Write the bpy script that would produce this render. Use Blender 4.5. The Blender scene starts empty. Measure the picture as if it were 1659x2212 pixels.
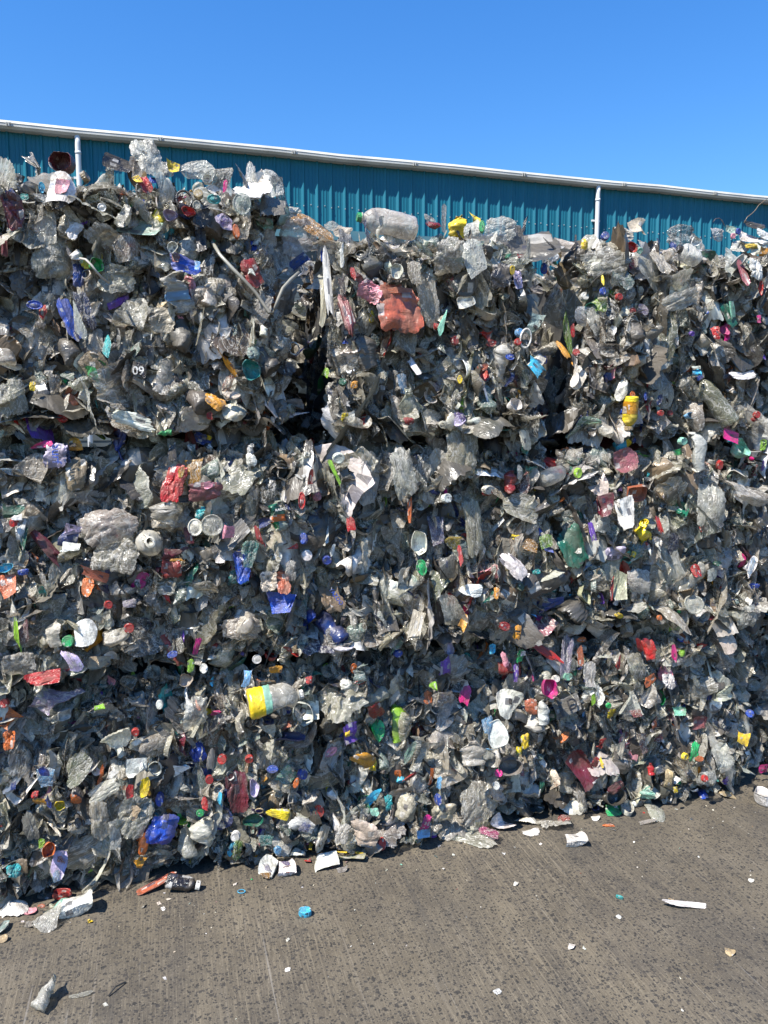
import bpy, math, random
import numpy as np
from mathutils import Matrix, Vector, Euler

# ------------------------------------------------------------------ camera, world, sun
scene = bpy.context.scene
COL = scene.collection
R = math.radians
EYE = 1.55
PITCH = 6.4
FPX, CX, CY = 1659.0, 829.5, 1106.0          # focal length and centre for a 1659 x 2212 frame

cam_d = bpy.data.cameras.new("camera")
cam_d.sensor_fit = 'HORIZONTAL'
cam_d.sensor_width = 36.0
cam_d.lens = 36.0 * FPX / 1659.0
cam_d.clip_end = 2000.0
cam_d.clip_start = 0.05
cam = bpy.data.objects.new("camera", cam_d)
cam.location = (0, 0, EYE)
cam.rotation_euler = (R(90 - PITCH), 0, 0)
COL.objects.link(cam)
scene.camera = cam

SUN_TO = Vector((-1.40, -1.44, 2.80)).normalized()      # direction towards the sun
sun_el = math.asin(SUN_TO.z)
world = bpy.data.worlds.new("World")
scene.world = world
world.use_nodes = True
wn = world.node_tree
bg = wn.nodes['Background']
sky = wn.nodes.new('ShaderNodeTexSky')
sky.sky_type = 'NISHITA'
sky.sun_disc = False
sky.sun_elevation = sun_el
sky.sun_rotation = math.atan2(SUN_TO.x, SUN_TO.y)
sky.altitude = 0.0
sky.air_density = 1.5
sky.dust_density = 0.0
sky.ozone_density = 10.0
hs = wn.nodes.new('ShaderNodeHueSaturation')
hs.inputs['Saturation'].default_value = 1.20
hs.inputs['Hue'].default_value = 0.508
wn.links.new(sky.outputs[0], hs.inputs['Color'])
wn.links.new(hs.outputs[0], bg.inputs[0])
bg.inputs[1].default_value = 0.112

sd = bpy.data.lights.new("sun", 'SUN')
sd.energy = 5.0
sd.angle = R(0.53)
sd.color = (1.0, 0.945, 0.85)
so = bpy.data.objects.new("sun", sd)
so.rotation_euler = (-SUN_TO).to_track_quat('-Z', 'Y').to_euler()
so.location = (0, 0, 20)
COL.objects.link(so)

scene.view_settings.view_transform = 'Standard'
scene.view_settings.look = 'None'
scene.view_settings.exposure = 0.88
scene.view_settings.gamma = 1.0
scene.cycles.max_bounces = 6
scene.cycles.diffuse_bounces = 3
scene.cycles.glossy_bounces = 2
scene.cycles.transmission_bounces = 3
scene.cycles.transparent_max_bounces = 8
scene.cycles.caustics_reflective = False
scene.cycles.caustics_refractive = False

# ------------------------------------------------------------------ frames
def pray(x, y):
    p = R(PITCH)
    a = (x - CX) / FPX; b = -(y - CY) / FPX
    return Vector((a, math.cos(p) + b * math.sin(p), -math.sin(p) + b * math.cos(p)))

def on_ground(x, y):
    r = pray(x, y)
    return r * (-EYE / r.z) + Vector((0, 0, EYE))

TH = R(16.0)
U = Vector((math.cos(TH), math.sin(TH), 0))
N = Vector((math.sin(TH), -math.cos(TH), 0))
Z = Vector((0, 0, 1))
P0 = on_ground(700, 1850)

def on_wall(x, y, out=0.0):
    """where a sight line meets the bale face; returns s along the face, z, and depth"""
    r = pray(x, y)
    q = P0 + N * out - Vector((0, 0, EYE))
    t = q.dot(N) / r.dot(N)
    X = r * t + Vector((0, 0, EYE))
    return (X - P0).dot(U), X.z, t

def wall_pt(s, out, z):
    return P0 + U * s + N * out + Z * z

# ------------------------------------------------------------------ materials
def L(c):   # sRGB 0-255 to linear
    return tuple(((v / 255) / 12.92 if v / 255 <= 0.04045 else ((v / 255 + 0.055) / 1.055) ** 2.4) for v in c)

def nd(nt, t, **kw):
    n = nt.nodes.new(t)
    for k, v in kw.items():
        if hasattr(n, k): setattr(n, k, v)
        else: n.inputs[k].default_value = v
    return n

def new_mat(name):
    m = bpy.data.materials.new(name); m.use_nodes = True
    nt = m.node_tree; nt.nodes.clear()
    out = nt.nodes.new('ShaderNodeOutputMaterial')
    return m, nt, out

def mathn(nt, op, a, b=None, c=None, clamp=False):
    n = nt.nodes.new('ShaderNodeMath'); n.operation = op; n.use_clamp = clamp
    for i, v in enumerate((a, b, c)):
        if v is None: continue
        if isinstance(v, (int, float)): n.inputs[i].default_value = v
        else: nt.links.new(v, n.inputs[i])
    return n.outputs[0]

def mixc(nt, fac, a, b, mode='MIX'):
    n = nt.nodes.new('ShaderNodeMix'); n.data_type = 'RGBA'; n.blend_type = mode
    for i, v in ((0, fac), (6, a), (7, b)):
        if isinstance(v, (int, float)): n.inputs[i].default_value = v
        elif isinstance(v, tuple): n.inputs[i].default_value = v + (1,) if len(v) == 3 else v
        else: nt.links.new(v, n.inputs[i])
    return n.outputs[2]

def ramp(nt, fac, stops, interp='LINEAR'):
    n = nt.nodes.new('ShaderNodeValToRGB'); n.color_ramp.interpolation = interp
    el = n.color_ramp.elements
    while len(el) < len(stops): el.new(0.5)
    for e, (p, c) in zip(el, stops):
        e.position = p
        e.color = (c, c, c, 1) if isinstance(c, (int, float)) else tuple(c) + (1,)
    nt.links.new(fac, n.inputs[0])
    return n.outputs[0]

def plastic(name, source, kind, k):
    """source: 'obj' (object colour) or 'attr' (colour attribute); k: texture scale"""
    m, nt, out = new_mat(name)
    if source == 'obj':
        col = nd(nt, 'ShaderNodeObjectInfo').outputs['Color']
    else:
        col = nd(nt, 'ShaderNodeAttribute', attribute_name='Col').outputs['Color']
    tc = nd(nt, 'ShaderNodeTexCoord').outputs['Object']
    # each piece starts its pattern elsewhere
    info = nd(nt, 'ShaderNodeObjectInfo')
    off = nd(nt, 'ShaderNodeVectorMath', operation='ADD')
    nt.links.new(tc, off.inputs[0])
    cmb = nd(nt, 'ShaderNodeCombineXYZ')
    nt.links.new(mathn(nt, 'MULTIPLY', info.outputs['Random'], 37.0), cmb.inputs[0])
    nt.links.new(mathn(nt, 'MULTIPLY', info.outputs['Random'], 91.0), cmb.inputs[1])
    nt.links.new(cmb.outputs[0], off.inputs[1])
    vec = off.outputs[0]
    n1 = nd(nt, 'ShaderNodeTexNoise'); n1.inputs['Scale'].default_value = 2.2 * k; n1.inputs['Detail'].default_value = 6
    n1.inputs['Roughness'].default_value = 0.65
    nt.links.new(vec, n1.inputs['Vector'])
    n2 = nd(nt, 'ShaderNodeTexNoise'); n2.inputs['Scale'].default_value = 9.0 * k; n2.inputs['Detail'].default_value = 4
    nt.links.new(vec, n2.inputs['Vector'])
    dirt = ramp(nt, n1.outputs[0], [(0.44, 0.0), (0.58, 1.0)])
    dirt2 = ramp(nt, n2.outputs[0], [(0.52, 0.0), (0.70, 1.0)])
    amt = {'film': 0.70, 'solid': 0.52, 'clear': 0.45}[kind]
    if kind == 'solid':      # printed patches: off-white panels and dark lettering blocks
        pv = nd(nt, 'ShaderNodeTexVoronoi', feature='F1', distance='CHEBYCHEV'); pv.inputs['Scale'].default_value = 3.2*k
        nt.links.new(vec, pv.inputs['Vector'])
        ps = nd(nt, 'ShaderNodeSeparateColor'); nt.links.new(pv.outputs['Color'], ps.inputs[0])
        small = mathn(nt, 'LESS_THAN', pv.outputs['Distance'], 0.33)
        col = mixc(nt, mathn(nt, 'MULTIPLY', mathn(nt, 'GREATER_THAN', ps.outputs[0], 0.78), mathn(nt, 'MULTIPLY', small, 0.75)), col, (0.55, 0.53, 0.49))
        col = mixc(nt, mathn(nt, 'MULTIPLY', mathn(nt, 'LESS_THAN', ps.outputs[0], 0.12), mathn(nt, 'MULTIPLY', small, 0.8)), col, (0.03, 0.035, 0.06))
    c1 = mixc(nt, mathn(nt, 'MULTIPLY', dirt, amt), col, (0.090, 0.072, 0.050))
    c2 = mixc(nt, mathn(nt, 'MULTIPLY', dirt2, amt * 0.5), c1, (0.055, 0.048, 0.040))
    # crinkle: creased facets from a cell pattern plus finer wrinkles
    wv = nd(nt, 'ShaderNodeTexNoise'); wv.inputs['Scale'].default_value = 4 * k; wv.inputs['Detail'].default_value = 2
    nt.links.new(vec, wv.inputs['Vector'])
    wmix = nd(nt, 'ShaderNodeVectorMath', operation='MULTIPLY_ADD')
    nt.links.new(wv.outputs['Color'], wmix.inputs[0]); wmix.inputs[1].default_value = (0.35 / k,) * 3
    nt.links.new(vec, wmix.inputs[2])
    def ridge(scale, sx, sy, rot):
        mp = nd(nt, 'ShaderNodeMapping'); mp.inputs['Scale'].default_value = (sx, sy, 1); mp.inputs['Rotation'].default_value = (0.3*rot, 0.2, rot)
        nt.links.new(wmix.outputs[0], mp.inputs['Vector'])
        r_ = nd(nt, 'ShaderNodeTexNoise'); r_.inputs['Scale'].default_value = scale * k; r_.inputs['Detail'].default_value = 2.5
        nt.links.new(mp.outputs[0], r_.inputs['Vector'])
        return mathn(nt, 'ABSOLUTE', mathn(nt, 'SUBTRACT', r_.outputs[0], 0.5))
    r1 = ridge(3.0, 2.2, 0.7, 0.5); r2 = ridge(5.0, 0.8, 2.4, 1.1); r3 = ridge(9.0, 1.6, 1.0, 2.2)
    hgt = mathn(nt, 'ADD', mathn(nt, 'ADD', mathn(nt, 'MULTIPLY', r1, 3.2), mathn(nt, 'MULTIPLY', r2, 2.0)), mathn(nt, 'MULTIPLY', r3, 0.9))
    bump = nd(nt, 'ShaderNodeBump'); bump.inputs['Strength'].default_value = {'film': 1.0, 'solid': 0.6, 'clear': 0.9}[kind]
    bump.inputs['Distance'].default_value = 0.0032
    nt.links.new(hgt, bump.inputs['Height'])
    if kind != 'solid':      # creased film whitens along its folds
        cr = ramp(nt, mathn(nt, 'MINIMUM', r1, mathn(nt, 'MULTIPLY', r2, 1.6)), [(0.0, 1.0), (0.035, 0.0)])
        c2 = mixc(nt, mathn(nt, 'MULTIPLY', cr, mathn(nt, 'SUBTRACT', 0.75, mathn(nt, 'MULTIPLY', dirt2, 0.5))), c2, (0.88, 0.85, 0.77))
    pb = nd(nt, 'ShaderNodeBsdfPrincipled')
    nt.links.new(c2, pb.inputs['Base Color'])
    nt.links.new(bump.outputs[0], pb.inputs['Normal'])
    rough = mathn(nt, 'ADD', mathn(nt, 'MULTIPLY', dirt, 0.35), {'film': 0.11, 'solid': 0.24, 'clear': 0.07}[kind])
    nt.links.new(rough, pb.inputs['Roughness'])
    pb.inputs['Specular IOR Level'].default_value = {'film': 0.95, 'solid': 0.6, 'clear': 1.0}[kind]
    sh = pb.outputs[0]
    if kind in ('film', 'clear'):
        tl = nd(nt, 'ShaderNodeBsdfTranslucent'); nt.links.new(c2, tl.inputs[0])
        mx = nd(nt, 'ShaderNodeMixShader'); mx.inputs[0].default_value = 0.30
        nt.links.new(sh, mx.inputs[1]); nt.links.new(tl.outputs[0], mx.inputs[2])
        tr = nd(nt, 'ShaderNodeBsdfTransparent'); tr.inputs[0].default_value = (0.92, 0.93, 0.90, 1)
        mx2 = nd(nt, 'ShaderNodeMixShader')
        lw = nd(nt, 'ShaderNodeLayerWeight'); lw.inputs[0].default_value = 0.35
        nt.links.new(bump.outputs[0], lw.inputs['Normal'])
        base = 0.52 if kind == 'film' else 0.60
        see = mathn(nt, 'MULTIPLY', mathn(nt, 'SUBTRACT', 1.0, lw.outputs['Facing']), base)
        see = mathn(nt, 'MULTIPLY', see, mathn(nt, 'SUBTRACT', 1.0, mathn(nt, 'MULTIPLY', dirt, 0.7)), clamp=True)
        nt.links.new(see, mx2.inputs[0])
        nt.links.new(mx.outputs[0], mx2.inputs[1]); nt.links.new(tr.outputs[0], mx2.inputs[2])
        sh = mx2.outputs[0]
    nt.links.new(sh, out.inputs['Surface'])
    return m

M_FILM = plastic('clear_dirty_film', 'obj', 'film', 1.0)
M_SOLID = plastic('coloured_plastic', 'obj', 'solid', 1.0)
M_CLEAR = plastic('clear_plastic', 'obj', 'clear', 1.0)
S_FILM = plastic('debris_film', 'attr', 'film', 12.0)
S_SOLID = plastic('debris_plastic', 'attr', 'solid', 12.0)

def plain(name, col, rough=0.6, metal=0.0, noise=None, bump=0.0, k=1.0):
    m, nt, out = new_mat(name)
    pb = nd(nt, 'ShaderNodeBsdfPrincipled')
    pb.inputs['Roughness'].default_value = rough
    pb.inputs['Metallic'].default_value = metal
    tc = nd(nt, 'ShaderNodeTexCoord').outputs['Object']
    n1 = nd(nt, 'ShaderNodeTexNoise'); n1.inputs['Scale'].default_value = k; n1.inputs['Detail'].default_value = 8
    nt.links.new(tc, n1.inputs['Vector'])
    if noise:
        c = mixc(nt, ramp(nt, n1.outputs[0], [(0.35, 0.0), (0.70, 1.0)]), col, noise)
        nt.links.new(c, pb.inputs['Base Color'])
    else:
        pb.inputs['Base Color'].default_value = tuple(col) + (1,)
    if bump:
        b = nd(nt, 'ShaderNodeBump'); b.inputs['Strength'].default_value = bump; b.inputs['Distance'].default_value = 0.01
        nt.links.new(n1.outputs[0], b.inputs['Height']); nt.links.new(b.outputs[0], pb.inputs['Normal'])
    nt.links.new(pb.outputs[0], out.inputs['Surface'])
    return m

# ------------------------------------------------------------------ object helpers
def tag(o, label=None, cat=None, group=None, kind=None):
    if label: o['label'] = label
    if cat: o['category'] = cat
    if group: o['group'] = group
    if kind: o['kind'] = kind
    return o

def mesh_np(name, v, f, mats=(), fm=None, smooth=False, col=None):
    """v (n,3); f quads (m,4) or list"""
    me = bpy.data.meshes.new(name)
    if isinstance(f, np.ndarray):
        n, m, q = len(v), len(f), f.shape[1]
        me.vertices.add(n); me.vertices.foreach_set('co', np.asarray(v, np.float32).ravel())
        me.loops.add(m * q); me.loops.foreach_set('vertex_index', f.astype(np.int32).ravel())
        me.polygons.add(m)
        me.polygons.foreach_set('loop_start', (np.arange(m) * q).astype(np.int32))
        me.polygons.foreach_set('loop_total', np.full(m, q, np.int32))
    else:
        me.from_pydata([tuple(x) for x in v], [], [tuple(x) for x in f])
    for mt in mats: me.materials.append(mt)
    if fm is not None: me.polygons.foreach_set('material_index', np.asarray(fm, np.int32))
    me.polygons.foreach_set('use_smooth', np.full(len(me.polygons), bool(smooth)))
    if col is not None:
        a = me.color_attributes.new('Col', 'FLOAT_COLOR', 'POINT')
        a.data.foreach_set('color', np.asarray(col, np.float32).ravel())
    me.update(calc_edges=True)
    if smooth: me.validate()
    return me

def add(name, me, parent=None, mat=None, color=None, mtx=None):
    o = bpy.data.objects.new(name, me)
    COL.objects.link(o)
    if parent is not None: o.parent = parent
    if mtx is not None: o.matrix_basis = mtx
    if mat is not None:
        if len(me.materials) == 0: me.materials.append(None)
        o.material_slots[0].link = 'OBJECT'; o.material_slots[0].material = mat
    if color is not None: o.color = tuple(color) + (1,)
    return o

def empty(name, loc, rz=0.0):
    o = bpy.data.objects.new(name, None); COL.objects.link(o)
    o.location = loc; o.rotation_euler = (0, 0, rz); o.empty_display_size = 0.1
    return o

class MB:
    """collects boxes and tubes into one mesh"""
    def __init__(s): s.v = []; s.f = []
    def box(s, x0, x1, y0, y1, z0, z1):
        b = len(s.v)
        s.v += [(x0,y0,z0),(x1,y0,z0),(x1,y1,z0),(x0,y1,z0),(x0,y0,z1),(x1,y0,z1),(x1,y1,z1),(x0,y1,z1)]
        s.f += [(b,b+3,b+2,b+1),(b+4,b+5,b+6,b+7),(b,b+1,b+5,b+4),(b+1,b+2,b+6,b+5),(b+2,b+3,b+7,b+6),(b+3,b,b+4,b+7)]
    def tube(s, pts, r, n=10, cap=True):
        pts = [Vector(p) for p in pts]; b = len(s.v); m = len(pts)
        up = Vector((0.13, 0.21, 0.97))
        for i, p in enumerate(pts):
            d = (pts[min(i+1, m-1)] - pts[max(i-1, 0)]).normalized()
            if abs(d.dot(up)) > 0.95: up = Vector((1, 0.1, 0))
            a = d.cross(up).normalized(); c = a.cross(d)
            rr = r[i] if isinstance(r, (list, tuple)) else r
            for j in range(n):
                t = 2*math.pi*j/n
                s.v.append(tuple(p + a*math.cos(t)*rr + c*math.sin(t)*rr))
        for i in range(m-1):
            for j in range(n):
                k = (j+1) % n
                s.f.append((b+i*n+j, b+i*n+k, b+(i+1)*n+k, b+(i+1)*n+j))
        if cap:
            s.f.append(tuple(b+j for j in reversed(range(n)))); s.f.append(tuple(b+(m-1)*n+j for j in range(n)))
    def build(s, name, mat, parent=None, smooth=False, color=None, mtx=None):
        me = mesh_np(name, s.v, s.f, (), smooth=smooth)
        return add(name, me, parent, mat, color, mtx)

# ------------------------------------------------------------------ ground
def ground_mat():
    m, nt, out = new_mat('worn_concrete')
    geo = nd(nt, 'ShaderNodeNewGeometry').outputs['Position']
    mp = nd(nt, 'ShaderNodeMapping'); mp.inputs['Rotation'].default_value = (0, 0, -TH)
    nt.links.new(geo, mp.inputs['Vector'])
    p = mp.outputs[0]
    def noise(scale, detail=6, rough=0.6, src=p, dist=0.0):
        n = nd(nt, 'ShaderNodeTexNoise'); n.inputs['Scale'].default_value = scale
        n.inputs['Detail'].default_value = detail; n.inputs['Roughness'].default_value = rough
        n.inputs['Distortion'].default_value = dist
        nt.links.new(src, n.inputs['Vector']); return n.outputs[0]
    def stretch(sx, sy, rot=0.0):
        q = nd(nt, 'ShaderNodeMapping'); q.inputs['Scale'].default_value = (sx, sy, 1); q.inputs['Rotation'].default_value = (0, 0, rot)
        nt.links.new(p, q.inputs['Vector']); return q.outputs[0]
    big = noise(0.9, 6, 0.62)
    mid = noise(5.0, 8, 0.7)
    fine = noise(260, 4, 0.8)
    # broom grooves across the yard, perpendicular to the bale wall
    g = noise(1.0, 5, 0.7, stretch(150, 5.0))
    g2 = noise(1.0, 3, 0.6, stretch(60, 1.2))
    gm = ramp(nt, noise(1.3, 4, 0.6), [(0.42, 0.25), (0.60, 1.0)])
    base = mixc(nt, ramp(nt, big, [(0.36, 0.0), (0.64, 1.0)]), (0.100, 0.082, 0.056), (0.058, 0.050, 0.039))
    base = mixc(nt, ramp(nt, mid, [(0.40, 0.0), (0.72, 0.75)]), base, (0.16, 0.135, 0.098))
    base = mixc(nt, ramp(nt, noise(2.6, 7, 0.7, dist=0.6), [(0.55, 0.0), (0.72, 0.7)]), base, (0.052, 0.048, 0.044))
    groove = mathn(nt, 'MULTIPLY', ramp(nt, g, [(0.50, 0.0), (0.62, 1.0)]), gm)
    base = mixc(nt, mathn(nt, 'MULTIPLY', groove, 0.75), base, (0.215, 0.18, 0.125))
    gd = mathn(nt, 'MULTIPLY', ramp(nt, g, [(0.36, 1.0), (0.46, 0.0)]), gm)
    base = mixc(nt, mathn(nt, 'MULTIPLY', gd, 0.6), base, (0.055, 0.047, 0.038))
    base = mixc(nt, mathn(nt, 'MULTIPLY', ramp(nt, g2, [(0.60, 0.0), (0.72, 1.0)]), 0.35), base, (0.24, 0.21, 0.17))
    strk = noise(1.0, 4, 0.6, stretch(3.0, 0.9, R(20)), 0.8)
    base = mixc(nt, ramp(nt, strk, [(0.50, 0.0), (0.70, 0.55)]), base, (0.178, 0.147, 0.100))
    strk2 = noise(1.0, 5, 0.65, stretch(2.3, 0.8, R(14)), 0.9)
    base = mixc(nt, ramp(nt, strk2, [(0.50, 0.0), (0.68, 0.65)]), base, (0.046, 0.041, 0.036))
    # exposed dark aggregate chips, two sizes
    wob = nd(nt, 'ShaderNodeTexNoise'); wob.inputs['Scale'].default_value = 70; wob.inputs['Detail'].default_value = 2
    nt.links.new(p, wob.inputs['Vector'])
    wadd = nd(nt, 'ShaderNodeVectorMath', operation='MULTIPLY_ADD')
    nt.links.new(wob.outputs['Color'], wadd.inputs[0]); wadd.inputs[1].default_value = (0.012, 0.012, 0.0); nt.links.new(p, wadd.inputs[2])
    chips = None
    for sc, th, dens, seed in ((58, 0.30, 0.60, 0.0), (120, 0.40, 0.58, 3.3), (34, 0.22, 0.80, 7.7), (84, 0.34, 0.60, 5.1)):
        q = nd(nt, 'ShaderNodeMapping'); q.inputs['Location'].default_value = (seed, seed, 0); q.inputs['Scale'].default_value = (1, 1.0, 0)
        nt.links.new(wadd.outputs[0], q.inputs['Vector'])
        vo = nd(nt, 'ShaderNodeTexVoronoi', voronoi_dimensions='2D', distance='CHEBYCHEV'); vo.inputs['Scale'].default_value = sc
        nt.links.new(q.outputs[0], vo.inputs['Vector'])
        sep = nd(nt, 'ShaderNodeSeparateColor'); nt.links.new(vo.outputs['Color'], sep.inputs[0])
        rad = mathn(nt, 'MULTIPLY', sep.outputs[1], th)
        a = mathn(nt, 'LESS_THAN', vo.outputs['Distance'], rad)
        a = mathn(nt, 'MULTIPLY', a, mathn(nt, 'GREATER_THAN', sep.outputs[0], dens))
        chips = a if chips is None else mathn(nt, 'MAXIMUM', chips, a)
    # left strip of the yard is finished smoother, with few chips showing
    sx = nd(nt, 'ShaderNodeSeparateXYZ'); nt.links.new(p, sx.inputs[0])
    edge = mathn(nt, 'ADD', sx.outputs[0], mathn(nt, 'MULTIPLY', mid, 0.25))
    cm = ramp(nt, mathn(nt, 'ADD', edge, 1.2), [(0.55, 0.12), (0.75, 1.0)])
    chips = mathn(nt, 'MULTIPLY', chips, cm)
    chipc = mixc(nt, ramp(nt, noise(25, 2), [(0.4, 0.0), (0.6, 1.0)]), (0.016, 0.016, 0.016), (0.040, 0.036, 0.032))
    base = mixc(nt, mathn(nt, 'MULTIPLY', chips, 0.88), base, chipc)
    base = mixc(nt, ramp(nt, fine, [(0.35, 0.45), (0.5, 0.0)]), base, (0.035, 0.030, 0.025))
    base = mixc(nt, ramp(nt, noise(140, 3, 0.7), [(0.56, 0.0), (0.70, 0.55)]), base, (0.26, 0.225, 0.165))
    # scrape marks from machinery
    scr = noise(1.0, 2, 0.5, stretch(60, 1.1, R(9)))
    base = mixc(nt, mathn(nt, 'MULTIPLY', ramp(nt, scr, [(0.69, 0.0), (0.73, 1.0)]), 0.22), base, (0.36, 0.34, 0.31))
    scr2 = noise(1.0, 2, 0.5, stretch(14, 0.6, R(-12)))
    base = mixc(nt, mathn(nt, 'MULTIPLY', ramp(nt, scr2, [(0.66, 0.0), (0.74, 1.0)]), 0.45), base, (0.045, 0.042, 0.04))
    pb = nd(nt, 'ShaderNodeBsdfPrincipled'); pb.inputs['Roughness'].default_value = 0.8
    nt.links.new(base, pb.inputs['Base Color'])
    h = mathn(nt, 'ADD', mathn(nt, 'MULTIPLY', g, 0.9), mathn(nt, 'ADD', mathn(nt, 'MULTIPLY', fine, 0.35), mathn(nt, 'MULTIPLY', mid, 0.8)))
    h = mathn(nt, 'ADD', h, mathn(nt, 'MULTIPLY', chips, 0.15))
    b = nd(nt, 'ShaderNodeBump'); b.inputs['Strength'].default_value = 0.55; b.inputs['Distance'].default_value = 0.006
    nt.links.new(h, b.inputs['Height']); nt.links.new(b.outputs[0], pb.inputs['Normal'])
    nt.links.new(pb.outputs[0], out.inputs['Surface'])
    return m

me = mesh_np('ground', [(-300, -300, 0), (300, -300, 0), (300, 300, 0), (-300, 300, 0)], [(0, 1, 2, 3)])
g = add('ground', me, None, ground_mat()); tag(g, 'worn brown grey concrete yard with dark stone chips', 'ground', kind='structure')

# ------------------------------------------------------------------ warehouse
def clad_mat():
    m, nt, out = new_mat('teal_cladding')
    tc = nd(nt, 'ShaderNodeTexCoord').outputs['Object']
    mp = nd(nt, 'ShaderNodeMapping'); mp.inputs['Scale'].default_value = (6, 6, 0.5); nt.links.new(tc, mp.inputs['Vector'])
    n = nd(nt, 'ShaderNodeTexNoise'); n.inputs['Scale'].default_value = 1.0; n.inputs['Detail'].default_value = 8; nt.links.new(mp.outputs[0], n.inputs['Vector'])
    n2 = nd(nt, 'ShaderNodeTexNoise'); n2.inputs['Scale'].default_value = 0.8; n2.inputs['Detail'].default_value = 4; nt.links.new(tc, n2.inputs['Vector'])
    c = mixc(nt, ramp(nt, n.outputs[0], [(0.35, 0.0), (0.75, 1.0)]), (0.006, 0.128, 0.192), (0.012, 0.152, 0.222))
    c = mixc(nt, ramp(nt, n2.outputs[0], [(0.4, 0.0), (0.75, 0.5)]), c, (0.016, 0.12, 0.16))
    pb = nd(nt, 'ShaderNodeBsdfPrincipled'); pb.inputs['Roughness'].default_value = 0.5; pb.inputs['Specular IOR Level'].default_value = 0.3
    nt.links.new(c, pb.inputs['Base Color']); nt.links.new(pb.outputs[0], out.inputs['Surface'])
    return m
M_CLAD = clad_mat()
M_GUT = plain('galvanised_gutter', (0.54, 0.54, 0.50), 0.6, 0.0, (0.40, 0.40, 0.37), 0.1, 3.0)
M_PIPE = plain('white_downpipe', (0.62, 0.63, 0.63), 0.45, 0.0, (0.66, 0.66, 0.66), 0.0, 2.0)
M_TRIM = plain('teal_trim', (0.05, 0.16, 0.21), 0.5, 0.0, (0.10, 0.20, 0.22), 0.0, 3.0)
M_DARKM = plain('dark_metal', (0.03, 0.03, 0.03), 0.5)
M_DOOR = plain('roller_door_grey', (0.10, 0.12, 0.12), 0.5, 0.0, (0.07, 0.08, 0.08), 0.0, 3.0)
M_ROOF = plain('roof_sheet', (0.30, 0.32, 0.33), 0.5, 0.0, (0.24, 0.26, 0.27), 0.0, 3.0)

DB = 12.0
W0 = Vector((0, 0, 0)) - N * DB                       # foot of the perpendicular from the eye
wh = empty('warehouse', (W0.x, W0.y, 0), TH)
tag(wh, 'long teal ribbed metal warehouse with pale gutter behind the bales', 'warehouse')
XL, XR, EAVE, PIT = -12.0, 24.0, 5.56, 0.215
def ribs(x0, x1):
    pr = []; x = x0
    while x < x1 - 1e-6:
        pr += [(x, 0), (x+0.052, 0), (x+0.056, -0.006), (x+0.066, -0.006), (x+0.070, 0), (x+0.102, 0), (x+0.106, -0.006), (x+0.116, -0.006), (x+0.120, 0),
               (x+PIT-0.058, 0), (x+PIT-0.028, -0.030), (x+PIT-0.016, -0.030)]
        x += PIT
    pr.append((x, 0)); return pr
pr = ribs(XL, XR)
def clad(z0, z1, name, parent, pr=pr):
    v = []
    for (x, y) in pr: v += [(x, y, z0), (x, y, z1)]
    f = np.array([(2*i, 2*i+2, 2*i+3, 2*i+1) for i in range(len(pr)-1)])
    o = add(name, mesh_np(name, np.array(v), f), parent, M_CLAD); return o
DOOR0, DOOR1, HEAD = -2.15, 4.2, 4.44
clad(HEAD + 0.0, EAVE, 'wall_cladding', wh)
clad(0.0, HEAD, 'wall_cladding', wh, ribs(XL, XL + PIT * round((DOOR0 - XL) / PIT)))
clad(0.0, HEAD, 'wall_cladding', wh, ribs(XL + PIT * round((DOOR1 - XL) / PIT), XR))
b = MB(); b.box(DOOR0 - 0.1, DOOR1 + 0.12, -0.075, -0.034, HEAD - 0.05, HEAD + 0.10); b.build('door_head_trim', M_TRIM, wh)
b = MB()
for i in range(30): b.box(DOOR0, DOOR1, 0.20 - 0.012 * (i % 2), 0.24, i * 0.148, i * 0.148 + 0.140)
b.box(DOOR0, DOOR1, 0.242, 0.26, 0, 4.39)
b.build('roller_door', M_DOOR, wh)
b = MB(); b.box(DOOR0 - 0.08, DOOR0 - 0.004, -0.04, 0.24, 0, HEAD - 0.06); b.build('door_jamb', M_TRIM, wh)
b = MB(); b.box(DOOR1 + 0.004, DOOR1 + 0.08, -0.04, 0.24, 0, HEAD - 0.06); b.build('door_jamb', M_TRIM, wh)
# screws along the girt
b = MB()
k = 0; x = XL
while x < XR:
    for zz, dx in ((4.90, 0.09),):
        b.tube([(x + dx, -0.002, zz), (x + dx, -0.012, zz)], 0.008, 6)
    b.tube([(x + PIT - 0.026, -0.030, 4.87), (x + PIT - 0.026, -0.040, 4.87)], 0.008, 6)
    x += PIT
tag(b.build('cladding_screw', M_GUT, wh), kind='stuff')
# side and back walls, roof
b = MB(); b.box(XL, XL + 0.1, 0.05, 18, 0, EAVE); b.box(XR - 0.1, XR, 0.05, 18, 0, EAVE); b.box(XL, XR, 18, 18.1, 0, EAVE + 0.1)
b.build('outer_wall', M_CLAD, wh)
v = [(XL-0.2, 0.0, EAVE+0.03), (XR+0.2, 0.0, EAVE+0.03), (XR+0.2, 9, EAVE+0.60), (XL-0.2, 9, EAVE+0.60), (XR+0.2, 18.2, EAVE+0.03), (XL-0.2, 18.2, EAVE+0.03)]
add('roof', mesh_np('roof', v, [(0, 1, 2, 3), (3, 2, 4, 5)]), wh, M_ROOF)
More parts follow.
